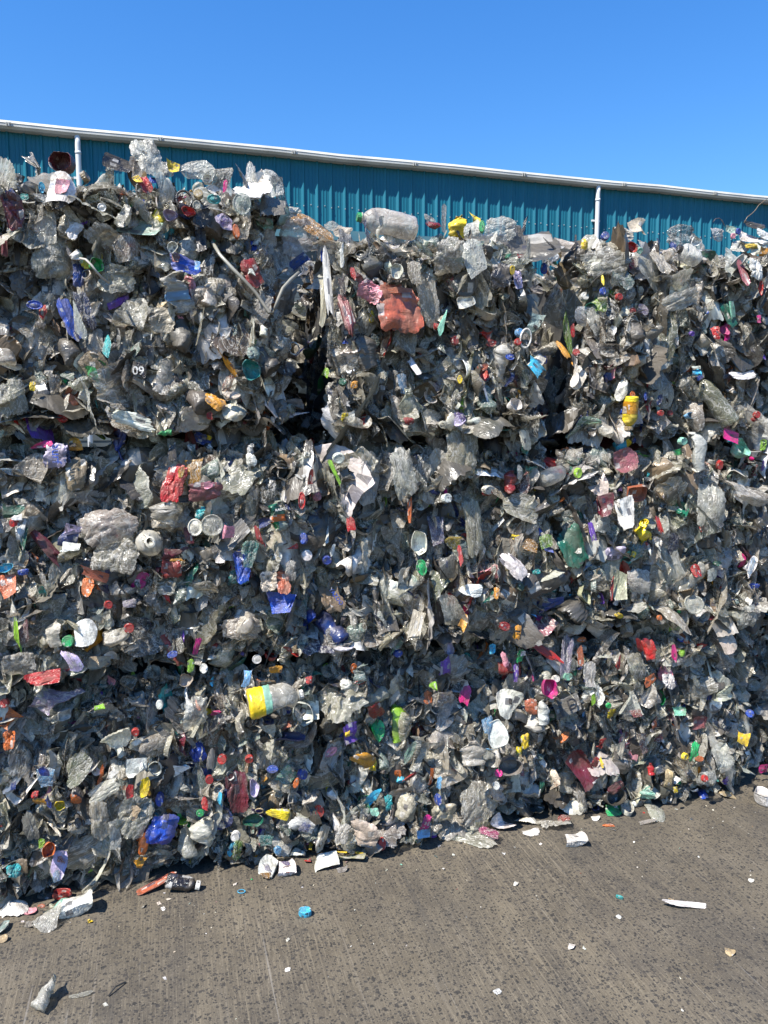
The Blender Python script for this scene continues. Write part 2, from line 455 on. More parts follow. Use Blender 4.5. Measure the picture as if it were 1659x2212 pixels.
# box gutter with its joints
GB, GT, GO = EAVE - 0.020, EAVE + 0.085, -0.160
gp = [(0.015, GB+0.001), (-0.045, GB), (GO+0.035, GB), (GO, GB+0.03), (GO, GT-0.042), (GO-0.006, GT-0.038), (GO+0.016, GT), (GO+0.024, GT), (GO+0.024, GT-0.03), (GO+0.030, GT-0.07), (-0.034, GT-0.07), (0.0, GT-0.07), (0.0, GT-0.02)]
v = []
xs = np.linspace(XL-0.25, XR+0.25, 40)
for x in xs:
    sag = 0.006*math.sin(x*1.7)+0.004*math.sin(x*3.9+1)
    v += [(x, y, z + sag) for y, z in gp]
n = len(gp)
f = np.array([(i*n+j, i*n+j+1, (i+1)*n+j+1, (i+1)*n+j) for i in range(len(xs)-1) for j in range(n-1)])
gut = add('gutter', mesh_np('gutter', np.array(v), f), wh, M_GUT)
def at_bld(px, py):
    r = pray(px, py); t = (-DB) / r.dot(N); X = r*t + Vector((0, 0, EYE)); return X.dot(U), X.z
for i, px in enumerate([25, 346, 631, 890, 1124, 1340, 1537]):
    x, _ = at_bld(px, 300)
    b = MB(); b.box(x-0.035, x+0.035, GO-0.017, GO-0.008, GB+0.02, GT-0.03); b.box(x-0.005, x+0.005, GO-0.022, GO-0.018, GB+0.025, GT-0.035)
    jb = b.build('gutter_joint', M_GUT, gut)
    b = MB()
    for xx in (x-0.02, x+0.02):
        for zz in (0.0, 0.03, 0.06):
            b = MB(); b.tube([(xx, GO-0.0172, GB+0.028+zz*0.5), (xx, GO-0.024, GB+0.028+zz*0.5)], 0.006, 6); b.build('rivet', M_DARKM, jb)
for px in (171, 1287):
    x, _ = at_bld(px, 350)
    b = MB(); b.tube([(x, -0.10, 0.02), (x, -0.10, 2.0), (x, -0.10, 5.44), (x, -0.105, GB + 0.001)], 0.037, 18); dp = b.build('downpipe', M_PIPE, wh, smooth=True)
    b = MB(); b.tube([(x, -0.10, 5.30), (x, -0.10, 5.34)], 0.041, 18); b.build('pipe_collar', M_PIPE, dp, smooth=True)
    b = MB(); b.box(x-0.075, x+0.075, -0.062, -0.035, 4.98, 5.01); b.build('pipe_bracket', M_PIPE, dp)

# ------------------------------------------------------------------ plastic shapes
def sheet_np(rng, n=15, crump=1.0, fold=0.6, pleat=0.05, quad=False):
    t = np.linspace(-1, 1, n); X, Y = np.meshgrid(t, t)
    # outline: a bent patch from 3 x 3 wandering control points
    c = np.array([[(i, j) for i in (-1, 0, 1)] for j in (-1, 0, 1)], float)
    c += rng.uniform(-0.30, 0.30, c.shape) * (0.35 if quad else 1)
    def bas(u): return np.stack([u*(u-1)/2, 1-u*u, u*(u+1)/2], -1)
    B1, B2 = bas(Y), bas(X)
    P = np.einsum('abi,abj,ijk->abk', B1, B2, c)
    if not quad:       # round the corners a little, then tear
        rr = np.maximum(np.abs(X), np.abs(Y)); el = np.sqrt(X*X+Y*Y) + 1e-9
        kk = (rr/el); mixr = rng.uniform(0.1, 0.75)
        P *= (1-mixr + mixr*kk)[..., None]
    e = np.clip((np.maximum(np.abs(X), np.abs(Y)) - 0.8) / 0.2, 0, 1)
    P += rng.normal(0, 0.014, P.shape) * e[..., None]
    x, y = P[..., 0]*0.5, P[..., 1]*0.5
    z = np.zeros_like(x)
    for i in range(9):
        a = rng.uniform(0, math.pi*2); d = x*math.cos(a)+y*math.sin(a) - rng.uniform(-0.35, 0.35)
        z += rng.uniform(-0.30, 0.30) * crump * np.abs(d)
    a = rng.normal(0, 0.5); d = x*math.cos(a)+y*math.sin(a)
    ph = d*rng.uniform(5, 11) + 0.35*np.sin(7*y+rng.uniform(0, 6)) + rng.uniform(0, 1)
    ph += 1.3*np.sin(3.1*x+rng.uniform(0, 6)) + 0.9*np.sin(5.3*y+rng.uniform(0, 6)); z += 0.6*pleat*(np.abs((ph % 2)-1)-0.5) * (0.3+rng.uniform(0, 1)*np.abs(y+0.3))
    z += rng.normal(0, 0.004*crump, z.shape)
    z += rng.uniform(-0.9, 0.9)*crump*(x**2) + rng.uniform(-0.7, 0.7)*crump*(y**2)
    A = np.stack([x.ravel(), y.ravel(), np.ones(x.size)], -1)
    z = (z.ravel() - A @ np.linalg.lstsq(A, z.ravel(), rcond=None)[0])
    p = np.stack([x.ravel(), y.ravel(), z], -1)
    for _ in range(2):
        if rng.random() < fold:
            a = rng.uniform(0, math.pi*2); nn = np.array([math.cos(a), math.sin(a)]); cc = rng.uniform(0.05, 0.3)
            s = p[:, :2] @ nn - cc; w = s > 0
            ang = rng.choice([-1, 1])*rng.uniform(0.5, 2.7)
            s_, z_ = s[w], p[w, 2]
            ns = np.cos(ang)*s_ - np.sin(ang)*z_; nz = np.sin(ang)*s_ + np.cos(ang)*z_
            p[w, :2] += np.outer(ns - s_, nn); p[w, 2] = nz
    p -= (p.max(0)+p.min(0))/2
    idx = np.arange(n*n).reshape(n, n)
    f = np.stack([idx[:-1, :-1], idx[:-1, 1:], idx[1:, 1:], idx[1:, :-1]], -1).reshape(-1, 4)
    ext = max(np.ptp(p[:, 0]), np.ptp(p[:, 1])); p /= ext
    return p, f

def curl_np(rng, nx=8, ny=18):
    tx = np.linspace(-1, 1, nx); ty = np.linspace(-1, 1, ny); X, Y = np.meshgrid(tx, ty)
    wd = 0.22*(1-np.abs(Y)**rng.uniform(2, 6)*rng.uniform(0.5, 0.95))*(1+0.25*np.sin(Y*rng.uniform(1, 4)+rng.uniform(0, 6)))
    ang = X*rng.uniform(0.3, 1.9)*(1+0.5*np.sin(2*Y+rng.uniform(0, 6)))
    x = wd*np.sin(ang)/0.9; z = wd*(1-np.cos(ang)) ; y = Y*0.5
    z = z + rng.uniform(-0.25, 0.25)*Y**2 + 0.03*np.sin(Y*rng.uniform(3, 9)+X)
    x = x + rng.uniform(-0.12, 0.12)*Y**2 + rng.uniform(-0.05, 0.05)*np.sin(4*Y)
    for i in range(4):
        a = rng.uniform(0, math.pi*2); d = x*math.cos(a)+y*math.sin(a) - rng.uniform(-0.3, 0.3); z = z + rng.uniform(-0.22, 0.22)*np.abs(d)
    tw = Y*rng.uniform(-0.8, 0.8); x, z = x*np.cos(tw)-z*np.sin(tw), x*np.sin(tw)+z*np.cos(tw)
    p = np.stack([x.ravel(), y.ravel(), z.ravel()], -1) + rng.normal(0, 0.004, (nx*ny, 3))
    p -= (p.max(0)+p.min(0))/2
    idx = np.arange(nx*ny).reshape(ny, nx)
    return p, np.stack([idx[:-1, :-1], idx[:-1, 1:], idx[1:, 1:], idx[1:, :-1]], -1).reshape(-1, 4)

def pillow_np(rng, n=22, puff=0.16, crease=1.0, rag=0.03):
    t = np.linspace(-1, 1, n); X, Y = np.meshgrid(t, t)
    k = 1/np.power(np.abs(X)**3.2 + np.abs(Y)**3.2 + 1e-9, 1/3.2); rr = np.maximum(np.abs(X), np.abs(Y)); k = np.where(rr > 1e-6, k*rr, 1)
    m = rng.uniform(0.55, 1.0); x = X*(1-m+m*k)*0.5; y = Y*(1-m+m*k)*0.5
    th = np.arctan2(Y, X); fr = rng.integers(9, 17); wob = 1 + 0.03*np.sin(fr*th+rng.uniform(0, 6))*rng.random() + 0.025*np.sin((fr+6)*th+rng.uniform(0, 6)) + 0.09*np.sin(2*th+rng.uniform(0, 6)) + 0.06*np.sin(3*th+rng.uniform(0, 6)) + 0.04*np.sin(7*th+rng.uniform(0, 6))
    wob = 1 + (wob-1)*rr; x = x*wob; y = y*wob*rng.uniform(0.85, 1.0)
    x = x + 0.12*y*y*rng.uniform(-2, 2)
    z = puff*(1-rr**2.4) + 0.02*rng.normal(size=())
    for i in range(10):
        a = rng.uniform(0, math.pi*2); d = x*math.cos(a)+y*math.sin(a) - rng.uniform(-0.35, 0.35)
        z = z + rng.uniform(-0.19, 0.19)*crease*np.abs(d)
    for i in range(11):      # sharp local dents
        cx, cy = rng.uniform(-0.4, 0.4, 2); a = rng.uniform(0, math.pi); ln = rng.uniform(0.12, 0.4)
        u1 = (x-cx)*math.cos(a)+(y-cy)*math.sin(a); v1 = -(x-cx)*math.sin(a)+(y-cy)*math.cos(a)
        z = z - crease*rng.uniform(0.02, 0.07)*np.clip(1-np.abs(v1)/0.07, 0, 1)*np.clip(1-(u1/ln)**2, 0, 1)
    z = z + crease*rng.normal(0, 0.003, z.shape)
    rag *= 0.3
    e = np.clip((rr-0.85)/0.15, 0, 1); x = x + rng.normal(0, rag, x.shape)*e; y = y + rng.normal(0, rag, x.shape)*e; z = z + rng.normal(0, rag, x.shape)*e
    z = z + rng.uniform(-0.5, 0.5)*x*x + rng.uniform(-0.5, 0.2)*y*y
    p = np.stack([x.ravel(), y.ravel(), (z-z.mean()).ravel()], -1)
    p -= (p.max(0)+p.min(0))/2; p /= max(np.ptp(p[:, 0]), np.ptp(p[:, 1]))
    idx = np.arange(n*n).reshape(n, n)
    return p, np.stack([idx[:-1, :-1], idx[:-1, 1:], idx[1:, 1:], idx[1:, :-1]], -1).reshape(-1, 4)

def lathe_np(prof, seg):
    """prof: (r, t); axis +y"""
    th = np.linspace(0, 2*math.pi, seg, endpoint=False)
    P = np.array([[(r*math.cos(a), t, r*math.sin(a)) for a in th] for r, t in prof])
    m = len(prof); idx = np.arange(m*seg).reshape(m, seg)
    f = np.stack([idx[:-1], np.roll(idx[:-1], -1, 1), np.roll(idx[1:], -1, 1), idx[1:]], -1).reshape(-1, 4)
    return P.reshape(-1, 3), f

def crush(rng, p, keep=None, cuts=6, flat=None, depth=(0.06, 0.20), noise=0.006):
    """dent a hollow shape with planes, flatten in z, bend a little"""
    q = p.copy()
    for _ in range(cuts):
        d = rng.normal(0, 1, 3); d[1] *= 0.45; d /= np.linalg.norm(d)
        s = q @ d; c = s.max() - rng.uniform(*depth)
        ov = np.maximum(0, s - c)
        q -= np.outer(ov*rng.uniform(0.9, 1.5), d)
    q += rng.normal(0, noise, q.shape)
    fl = flat if flat is not None else rng.uniform(0.35, 0.9)
    y = q[:, 1]
    w = np.clip((0.40 - y)/0.12, 0, 1) if keep else np.ones(len(q))
    q[:, 2] *= 1 - w*(1-fl)*(0.8+0.2*np.sin(y*9+rng.uniform(0, 6)))
    q[:, 0] *= 1 + w*(1-fl)*0.25
    q[:, 0] += rng.uniform(-0.25, 0.25)*(y**2) + 0.02*np.sin(y*rng.uniform(8, 20))*w
    q[:, 2] += rng.uniform(-0.35, 0.35)*(y**2)
    if keep: q = np.where((y > 0.42)[:, None], np.stack([p[:, 0]+rng.uniform(-0.25, 0.25)*0.2, p[:, 1], p[:, 2]+rng.uniform(-0.35, 0.35)*0.2], -1)*1.0, q)
    return q

def bottle_np(rng, seg=22, hi=True):
    R0 = rng.uniform(0.14, 0.21)
    neck = 0.055
    t = [-0.5, -0.5, -0.485, -0.46]; r = [0.001, R0*0.8, R0*0.97, R0]
    m = 16 if hi else 6
    rib = rng.random() < 0.5; waist = rng.random() < 0.4
    for i in range(m):
        tt = -0.44 + 0.62*i/(m-1); rr = R0
        if rib: rr *= 1 - 0.05*(i % 2)
        if waist: rr *= 1 - 0.18*math.exp(-((tt+0.1)/0.08)**2)
        t.append(tt); r.append(rr)
    for k in (np.linspace(0.05, 1, 6) if hi else (0.3, 0.7, 1)):
        t.append(0.18+0.23*k); r.append(neck + (R0-neck)*math.cos(k*math.pi/2)**0.8)
    t += [0.425, 0.425, 0.435, 0.435, 0.47, 0.47]; r += [neck, neck*1.35, neck*1.35, neck, neck, neck*0.8]
    p, f = lathe_np(list(zip(r, t)), seg)
    q = crush(rng, p, keep=True, cuts=rng.integers(3, 8))
    return q, f

def hero_bottle_np(rng, seg=22):
    R0 = 0.20; prof = [(0.001, -0.5), (R0*0.7, -0.5), (R0*0.95, -0.485), (R0, -0.46)]
    for i in range(14):
        tt = -0.43+0.55*i/13; prof.append((R0*(1-0.02*(i % 2)-0.05*math.exp(-((tt-0.02)/0.05)**2)), tt))
    for k in np.linspace(0.06, 1, 9): prof.append((0.055+(R0-0.055)*math.cos(k*math.pi/2)**0.75, 0.12+0.29*k))
    prof += [(0.055, 0.425), (0.078, 0.427), (0.078, 0.437), (0.055, 0.44), (0.055, 0.47), (0.04, 0.47)]
    p, f = lathe_np(prof, seg); q = p.copy(); w = np.clip((0.30-p[:, 1])/0.1, 0, 1)
    for _ in range(4):
        d = rng.normal(0, 1, 3); d[1] *= 0.35; d /= np.linalg.norm(d); s_ = q @ d; c = s_.max()-rng.uniform(0.03, 0.10)
        q -= np.outer(np.maximum(0, s_-c)*w, d)
    q += rng.normal(0, 0.003, q.shape)*w[:, None]
    return q, f

def tub_np(rng, seg=22, depth=0.5, power=2.0, hi=True):
    pr = [(0.001, 0), (0.36, 0), (0.39, 0.02)]
    m = 7 if hi else 3
    for i in range(1, m+1): pr.append((0.39+0.09*i/m, 0.02+(depth-0.04)*i/m))
    pr += [(0.50, depth-0.02), (0.50, depth), (0.47, depth), (0.462, depth-0.05)]
    for i in range(1, m): pr.append((0.46-0.075*i/m, depth-0.05-(depth-0.08)*i/m))
    pr += [(0.36, 0.025), (0.001, 0.022)]
    p, f = lathe_np(pr, seg)
    if power > 2:
        rr = np.hypot(p[:, 0], p[:, 2])+1e-9; c, s = np.abs(p[:, 0]/rr), np.abs(p[:, 2]/rr)
        k = 1/(c**power + s**power)**(1/power); p[:, 0] *= k; p[:, 2] *= k
    p[:, 1] -= depth/2
    p = p[:, [0, 2, 1]]; p[:, 1] *= -1        # opening faces +z
    q = p.copy()
    for _ in range(4):
        d = rng.normal(0, 1, 3); d[2] *= 0.3; d /= np.linalg.norm(d)
        s = q @ d; c = s.max()-rng.uniform(0.04, 0.22); q -= np.outer(np.maximum(0, s-c)*0.9, d)
    q += rng.normal(0, 0.004, q.shape)
    q[:, 2] += rng.uniform(-0.3, 0.3)*q[:, 0]*q[:, 1]*2
    return q, f

def cap_np(seg=36, h=0.5):
    pr = [(0.44, -h/2+0.02), (0.47, -h/2), (0.5, -h/2), (0.5, h/2-0.08), (0.485, h/2-0.03), (0.44, h/2), (0.36, h/2), (0.35, h/2-0.02), (0.001, h/2-0.025)]
    p, f = lathe_np(pr, seg)
    a = np.arange(len(p)) % seg; rad = np.hypot(p[:, 0], p[:, 2])
    kn = (a % 2 == 0) & (rad > 0.48) & (p[:, 1] < h/2-0.05)
    p[kn, 0] *= 0.955; p[kn, 2] *= 0.955
    p = p[:, [0, 2, 1]]; p[:, 1] *= -1
    return p, f

def lid_np(rng, seg=30):
    pr = [(0.49, -0.05), (0.5, 0.0), (0.5, 0.03), (0.47, 0.045), (0.44, 0.045), (0.42, 0.015), (0.3, 0.015), (0.28, 0.03), (0.001, 0.03)]
    p, f = lathe_np(pr, seg); p = p[:, [0, 2, 1]]; p[:, 1] *= -1
    p[:, 2] += rng.uniform(-0.25, 0.25)*p[:, 0]**2*2 + rng.uniform(-0.2, 0.2)*p[:, 0]*p[:, 1]*3
    p += rng.normal(0, 0.004, p.shape); return p, f

def ring_np(seg=40, r=0.06):
    v = []; n = 8
    for i in range(seg):
        a = 2*math.pi*i/seg
        for j in range(n):
            b_ = 2*math.pi*j/n; rr = 0.5-r+r*math.cos(b_); v.append((rr*math.cos(a), rr*math.sin(a), r*1.4*math.sin(b_)))
    f = np.array([(i*n+j, ((i+1) % seg)*n+j, ((i+1) % seg)*n+(j+1) % n, i*n+(j+1) % n) for i in range(seg) for j in range(n)])
    return np.array(v), f

rng = np.random.default_rng(11)
def reg(name, gen, cnt, smooth=True):
    out = []
    for i in range(cnt):
        p, f = gen(); me = mesh_np(name, p, f, (), smooth=smooth); me.materials.append(None); out.append(me)
    return out
T = {
 'sheet': reg('crumpled_sheet', lambda: sheet_np(rng, 18, 1.1, 0.6), 14, False) + reg('crumpled_sheet', lambda: sheet_np(rng, 26, 1.2, 0.6, 0.07), 16, True) + reg('crumpled_sheet', lambda: sheet_np(rng, 18, 0.8, 0.5, 0.08), 16, True),
 'flap': reg('bent_flap', lambda: sheet_np(rng, 12, 0.45, 0.5, 0.02, True), 10, False),
 'smooth': reg('soft_sheet', lambda: sheet_np(rng, 22, 0.6, 0.7, 0.10), 12, True),
 'pillow': reg('puffed_sheet', lambda: pillow_np(rng, 22, rng.uniform(0.06, 0.2), rng.uniform(0.8, 1.5)), 20, True) + reg('puffed_sheet', lambda: pillow_np(rng, 20, rng.uniform(0.04, 0.15), rng.uniform(1.0, 1.8), 0.03), 8, False),
 'curl': reg('curled_flake', lambda: curl_np(rng), 18, True),
 'body': reg('puffed_body', lambda: pillow_np(rng, 26, 0.2, 0.8, 0.012), 4, True),
 'bottle': reg('crushed_bottle', lambda: bottle_np(rng), 18, True),
 'whole': reg('plastic_bottle', lambda: hero_bottle_np(rng), 5, True),
 'crumple': reg('crumpled_cup', lambda: (lambda t: (crush(rng, t[0]*np.array([1, 1, 1.0]), None, 12, 0.8, (0.10, 0.32), 0.012), t[1]))(tub_np(rng, 30, 0.8, 2.0)), 3, True),
 'tub': reg('crushed_tub', lambda: tub_np(rng, 26, rng.uniform(0.3, 0.8), 2.0), 8, True) + reg('crushed_tub', lambda: tub_np(rng, 28, rng.uniform(0.15, 0.4), 5.0), 6, True),
 'cap': reg('bottle_cap', lambda: cap_np(), 1, False),
 'lid': reg('plastic_lid', lambda: lid_np(rng), 4, True),
 'ring': reg('ring', lambda: ring_np(), 1, True),
}
# light copies for the packed debris
LO = {
 'sheet': [sheet_np(rng, 9, 1.1, 0.6) for _ in range(34)] + [pillow_np(rng, 9, 0.12, 1.5, 0.05) for _ in range(18)],
 'flap': [sheet_np(rng, 6, 0.5, 0.5, 0.02, True) for _ in range(12)],
 'bottle': [bottle_np(rng, 12, False) for _ in range(12)],
 'tub': [tub_np(rng, 12, 0.4, 2.0, False) for _ in range(6)],
 'curl': [curl_np(rng, 5, 10) for _ in range(24)],
 'cap': [cap_np(16)], 'lid': [lid_np(rng, 14)],
}

# ------------------------------------------------------------------ palette (real surface colours)
def jit(c, a=0.15):
    k = 1 + rng.uniform(-a, a); return tuple(float(min(0.9, max(0.004, v*k*(1+rng.uniform(-0.05, 0.05))))) for v in c)
C = dict(
 film=(0.50, 0.455, 0.355), clear=(0.60, 0.575, 0.49), pale=(0.77, 0.735, 0.65), white=(0.76, 0.74, 0.68), dark=(0.066, 0.061, 0.053), black=(0.016, 0.016, 0.018),
 grey=(0.165, 0.155, 0.13), brown=(0.20, 0.145, 0.09), olive=(0.33, 0.33, 0.22), aqua=(0.24, 0.32, 0.28), terracotta=(0.42, 0.115, 0.055),
 red=(0.42, 0.022, 0.020), darkred=(0.24, 0.02, 0.02), maroon=(0.115, 0.018, 0.028), mauve=(0.27, 0.085, 0.095), orange=(0.55, 0.13, 0.025), amber=(0.58, 0.26, 0.02),
 yellow=(0.78, 0.55, 0.02), lime=(0.27, 0.50, 0.04), green=(0.02, 0.34, 0.10), darkgreen=(0.012, 0.10, 0.06), teal=(0.02, 0.30, 0.29), mint=(0.25, 0.56, 0.42),
 cyan=(0.05, 0.42, 0.62), sky=(0.16, 0.40, 0.68), blue=(0.018, 0.06, 0.34), navy=(0.015, 0.035, 0.15), purple=(0.13, 0.05, 0.33), lilac=(0.46, 0.40, 0.55), magenta=(0.52, 0.02, 0.18),
 pink=(0.70, 0.28, 0.34), tan=(0.42, 0.31, 0.17), beige=(0.50, 0.43, 0.33))
GREYS = [('film', .31), ('clear', .16), ('pale', .09), ('white', .06), ('dark', .20), ('grey', .11), ('brown', .04), ('olive', .02), ('aqua', .02)]
BRIGHT = ['red', 'red', 'blue', 'blue', 'yellow', 'green', 'orange', 'teal', 'cyan', 'maroon', 'maroon', 'darkred', 'purple', 'magenta', 'pink', 'navy', 'navy', 'sky', 'mint', 'lime', 'amber', 'darkgreen', 'darkgreen', 'terracotta']
gk = [a for a, _ in GREYS]; gw = np.array([b for _, b in GREYS]); gw /= gw.sum()
def pick(bright=0.1):
    if rng.random() < bright: return BRIGHT[rng.integers(len(BRIGHT))]
    return gk[rng.choice(len(gk), p=gw)]
SEE = {'film', 'clear', 'pale', 'olive', 'aqua', 'lilac', 'mint'}

def orient(pos, nrm, roll, sx, sy, sz, up=(0, 0, 1)):
    n_ = Vector(nrm).normalized(); u_ = Vector(up)
    if abs(n_.dot(u_)) > 0.97: u_ = Vector((0, 1, 0))
    a = u_.cross(n_).normalized(); b_ = n_.cross(a)
    c, s = math.cos(roll), math.sin(roll)
    y = b_*c - a*s; x = a*c + b_*s
    m = Matrix.Identity(4)
    for i in range(3):
        m[i][0] = x[i]*sx; m[i][1] = y[i]*sy; m[i][2] = n_[i]*sz; m[i][3] = pos[i]
    return m

# ------------------------------------------------------------------ bale layout (metres along the wall, heights)
BD = 1.0
def lump(s, z):
    return (0.022*math.sin(5.1*s+1.3*z+0.4) + 0.018*math.sin(9.7*z-4.2*s+1.1) + 0.014*math.sin(17*s+11*z) + 0.012*math.sin(23*z-15*s+2))
BALES = [  # s0, s1, z0, z1, out, label
 (-1.22, -0.01, 0.00, 0.730, -0.03, 'bottom left bale of crushed plastic with ragged litter spilling at its foot'),
 ( 0.00,  0.92, 0.00, 0.730, -0.04, 'bottom bale second from the left with the magenta knob and grey lettered panel'),
 ( 0.93,  1.86, 0.00, 0.735, -0.04, 'bottom bale third from the left with a yellow tag at its right edge'),
 ( 1.93,  2.90, 0.00, 0.735, -0.13, 'bottom bale cut off by the right edge of the photo in deep shade'),
 (-1.24, -0.01, 0.745, 1.500, 0.00, 'middle left bale with red bag and blue and teal pouch in its face'),
 ( 0.00,  0.895, 0.745, 1.475, 0.00, 'middle bale second from the left with the lime pen at its corner'),
 ( 0.92,  1.84, 0.750, 1.475, 0.00, 'middle bale third from the left with the mauve crinkled pouch'),
 ( 1.90,  2.88, 0.750, 1.490, -0.05, 'middle bale at the far right with only its left edge showing'),
 (-1.24, -0.10, 1.515, 2.30, 0.00, 'top left bale, the tallest, with pale bags standing up from its top'),
 ( 0.03,  0.82, 1.490, 2.20, 0.00, 'top bale second from the left holding the terracotta coloured pot'),
 ( 0.97,  1.84, 1.490, 2.21, 0.00, 'top bale third from the left with the beige crumpled peak on top'),
 ( 1.87,  2.86, 1.505, 2.28, -0.04, 'top bale at the far right with white and yellow film on top'),
]
BACK = [(1.54, 2.60, 0.0, 0.90, 'lowest bale behind the right end, almost wholly hidden'), (1.54, 2.60, 0.905, 1.76, 'middle bale behind the right end, dark in the shade'),
        (1.54, 2.60, 1.765, 2.08, 'upper bale behind the right end, dark in the shade'),
        (-0.75, 0.32, 0.0, 0.90, 'lowest bale behind the first gap, almost wholly hidden'), (0.34, 1.50, 0.0, 0.92, 'lowest bale behind the second gap, almost wholly hidden'),
        (-0.75, 0.32, 0.905, 1.75, 'middle bale behind the first gap, dark in the shade'), (0.34, 1.50, 0.925, 1.78, 'middle bale behind the second gap, dark in the shade'),
        (-0.75, 0.32, 1.755, 2.20, 'upper bale behind the first gap, dark in the shade'), (0.34, 1.50, 1.785, 2.08, 'upper bale behind the second gap, dark in the shade')]
def surf_out(s, z):
    best = -0.10
    for s0, s1, z0, z1, o, _ in BALES:
        if s0 <= s <= s1 and z0 <= z <= z1:
            e = min(s-s0, s1-s); r = 0.09
            drop = 0 if e > r else r - math.sqrt(max(0, r*r-(r-e)**2))
            best = max(best, o - drop)
    if z > 2.2: best = max(best, -0.10)
    return best + lump(s, z)

TILES = {1: (0, 250), 2: (900, 400), 3: (0, 850), 4: (900, 950), 5: (0, 1450), 6: (900, 1450), 7: (0, 1800), 8: (900, 1800)}
K = 0.5425
def tile_px(t, x, y):
    a, b_ = TILES[t]; return (a + x*K)*0.92167, (b_ + y*K)*0.92167

PTP = {}
def ptp(me):
    if me.name not in PTP:
        co = np.empty(len(me.vertices)*3, np.float32); me.vertices.foreach_get('co', co); co = co.reshape(-1, 3)
        PTP[me.name] = np.ptp(co, axis=0)
    return PTP[me.name]

SPOTS = []      # (s, z, radius) kept clear of the packed debris
PEND = []       # unlabelled pieces that belong to a bale
KINDNAME = dict(wrapper='plastic_wrapper', film='film_sheet', bag='plastic_bag', bottle='plastic_bottle', cap='bottle_cap', tub='plastic_tub', tray='plastic_tray',
                lid='plastic_disc', ring='plastic_ring', strip='plastic_strip', board='plastic_board', pot='plant_pot', carton='carton', cup='plastic_cup', jug='plastic_jug', pouch='pouch', crumple='plastic_cup')
CATS = dict(wrapper='wrapper', film='plastic film', bag='plastic bag', bottle='bottle', cap='bottle cap', tub='tub', tray='tray', lid='disc', ring='ring', strip='strip',
            board='board', pot='plant pot', carton='carton', cup='cup', jug='jug', pouch='pouch', crumple='plastic_cup')
def variant(kind, cap=False):
    if cap: return T['whole'][rng.integers(5)]
    if kind == 'crumple': return T['crumple'][rng.integers(3)]
    if kind == 'curl': return T['curl'][rng.integers(18)]
    k = {'wrapper': 'sheet', 'film': 'smooth', 'bag': 'sheet', 'bottle': 'bottle', 'cap': 'cap', 'tub': 'tub', 'tray': 'tub', 'lid': 'lid', 'ring': 'ring',
         'strip': 'smooth', 'board': 'flap', 'pot': 'smooth', 'carton': 'flap', 'cup': 'tub', 'jug': 'bottle', 'pouch': 'sheet'}[kind]
    if kind in ('pot',): return T['body'][rng.integers(4)]
    if kind in ('bag', 'pouch') and rng.random() < 0.75: k = 'pillow'
    if kind in ('wrapper', 'film') and rng.random() < 0.45: k = 'pillow'
    lst = T[k]
    if kind == 'tray': lst = T['tub'][8:]
    if kind in ('cup',): lst = T['tub'][:8]
    return lst[rng.integers(len(lst))]
def finish(kind, cname):
    if kind == 'curl' and cname in SEE: return M_FILM
    if kind in ('film',): return M_FILM
    if kind == 'crumple': return M_CLEAR
    if kind == 'bottle' and cname in SEE: return M_CLEAR
    if kind == 'bag' and cname in SEE: return M_FILM
    if kind == 'lid' and cname in ('clear', 'aqua'): return M_CLEAR
    return M_SOLID
DEF_D = dict(cap=0.5, lid=1.0, ring=1.0, bottle=1.0, jug=1.0, tub=0.9, cup=1.0, tray=0.7, strip=0.8, board=0.5, carton=0.6, pot=1.0)

def make_piece(name, kind, cname, pos, nrm, roll, w, h, parent=None, up=(0, 0, 1), cap=False):
    me = variant(kind, cap); e = ptp(me)
    if kind in ('cap', 'ring', 'lid'): sx, sy = w, h; sz = (w+h)/2
    elif kind == 'curl': sx = w/0.3; sy = h; sz = sx
    elif kind in ('bottle', 'jug'): sx = w/e[0]; sy = h; sz = min(w/max(e[2], .2), sx*1.3)
    else:
        sx = min(w/max(e[0], .45), w*2.0); sy = min(h/max(e[1], .45), h*2.0)
        sz = min(sx, sy)*DEF_D.get(kind, 0.9)
    m = orient(pos, nrm, roll, sx, sy, sz, up)
    return add(name, me, parent, finish(kind, cname), jit(C[cname], 0.10 if parent is None else 0.3), m)

def text_part(parent, txt, cname, width, off=(0, 0, 0), rot=0.0, name='lettering'):
    cu = bpy.data.curves.new('lettering', 'FONT'); cu.body = txt; cu.align_x = 'CENTER'; cu.align_y = 'CENTER'
    cu.extrude = 0.01; cu.offset = 0.012
    o = bpy.data.objects.new('lettering', cu); COL.objects.link(o)
    bpy.context.view_layer.update()
    dg = bpy.context.evaluated_depsgraph_get()
    me = bpy.data.meshes.new_from_object(o.evaluated_get(dg))
    bpy.data.objects.remove(o)
    co = np.empty(len(me.vertices)*3, np.float32); me.vertices.foreach_get('co', co); co = co.reshape(-1, 3)
    k = width/max(1e-6, np.ptp(co[:, 0])); co *= k
    c, s = math.cos(rot), math.sin(rot)
    co = np.stack([co[:, 0]*c-co[:, 1]*s, co[:, 0]*s+co[:, 1]*c, co[:, 2]+0.10*(co[:, 0]**2+co[:, 1]**2)*-8], -1)
    # the parent is scaled unevenly: divide it out
    sc = parent.matrix_basis.to_scale()
    co = co/np.array(sc) + np.array(off)/np.array(sc)
    me.vertices.foreach_set('co', co.astype(np.float32).ravel()); me.update()
    while len(me.materials): me.materials.pop()
    me.materials.append(None)
    return add(name, me, parent, M_SOLID, C[cname])

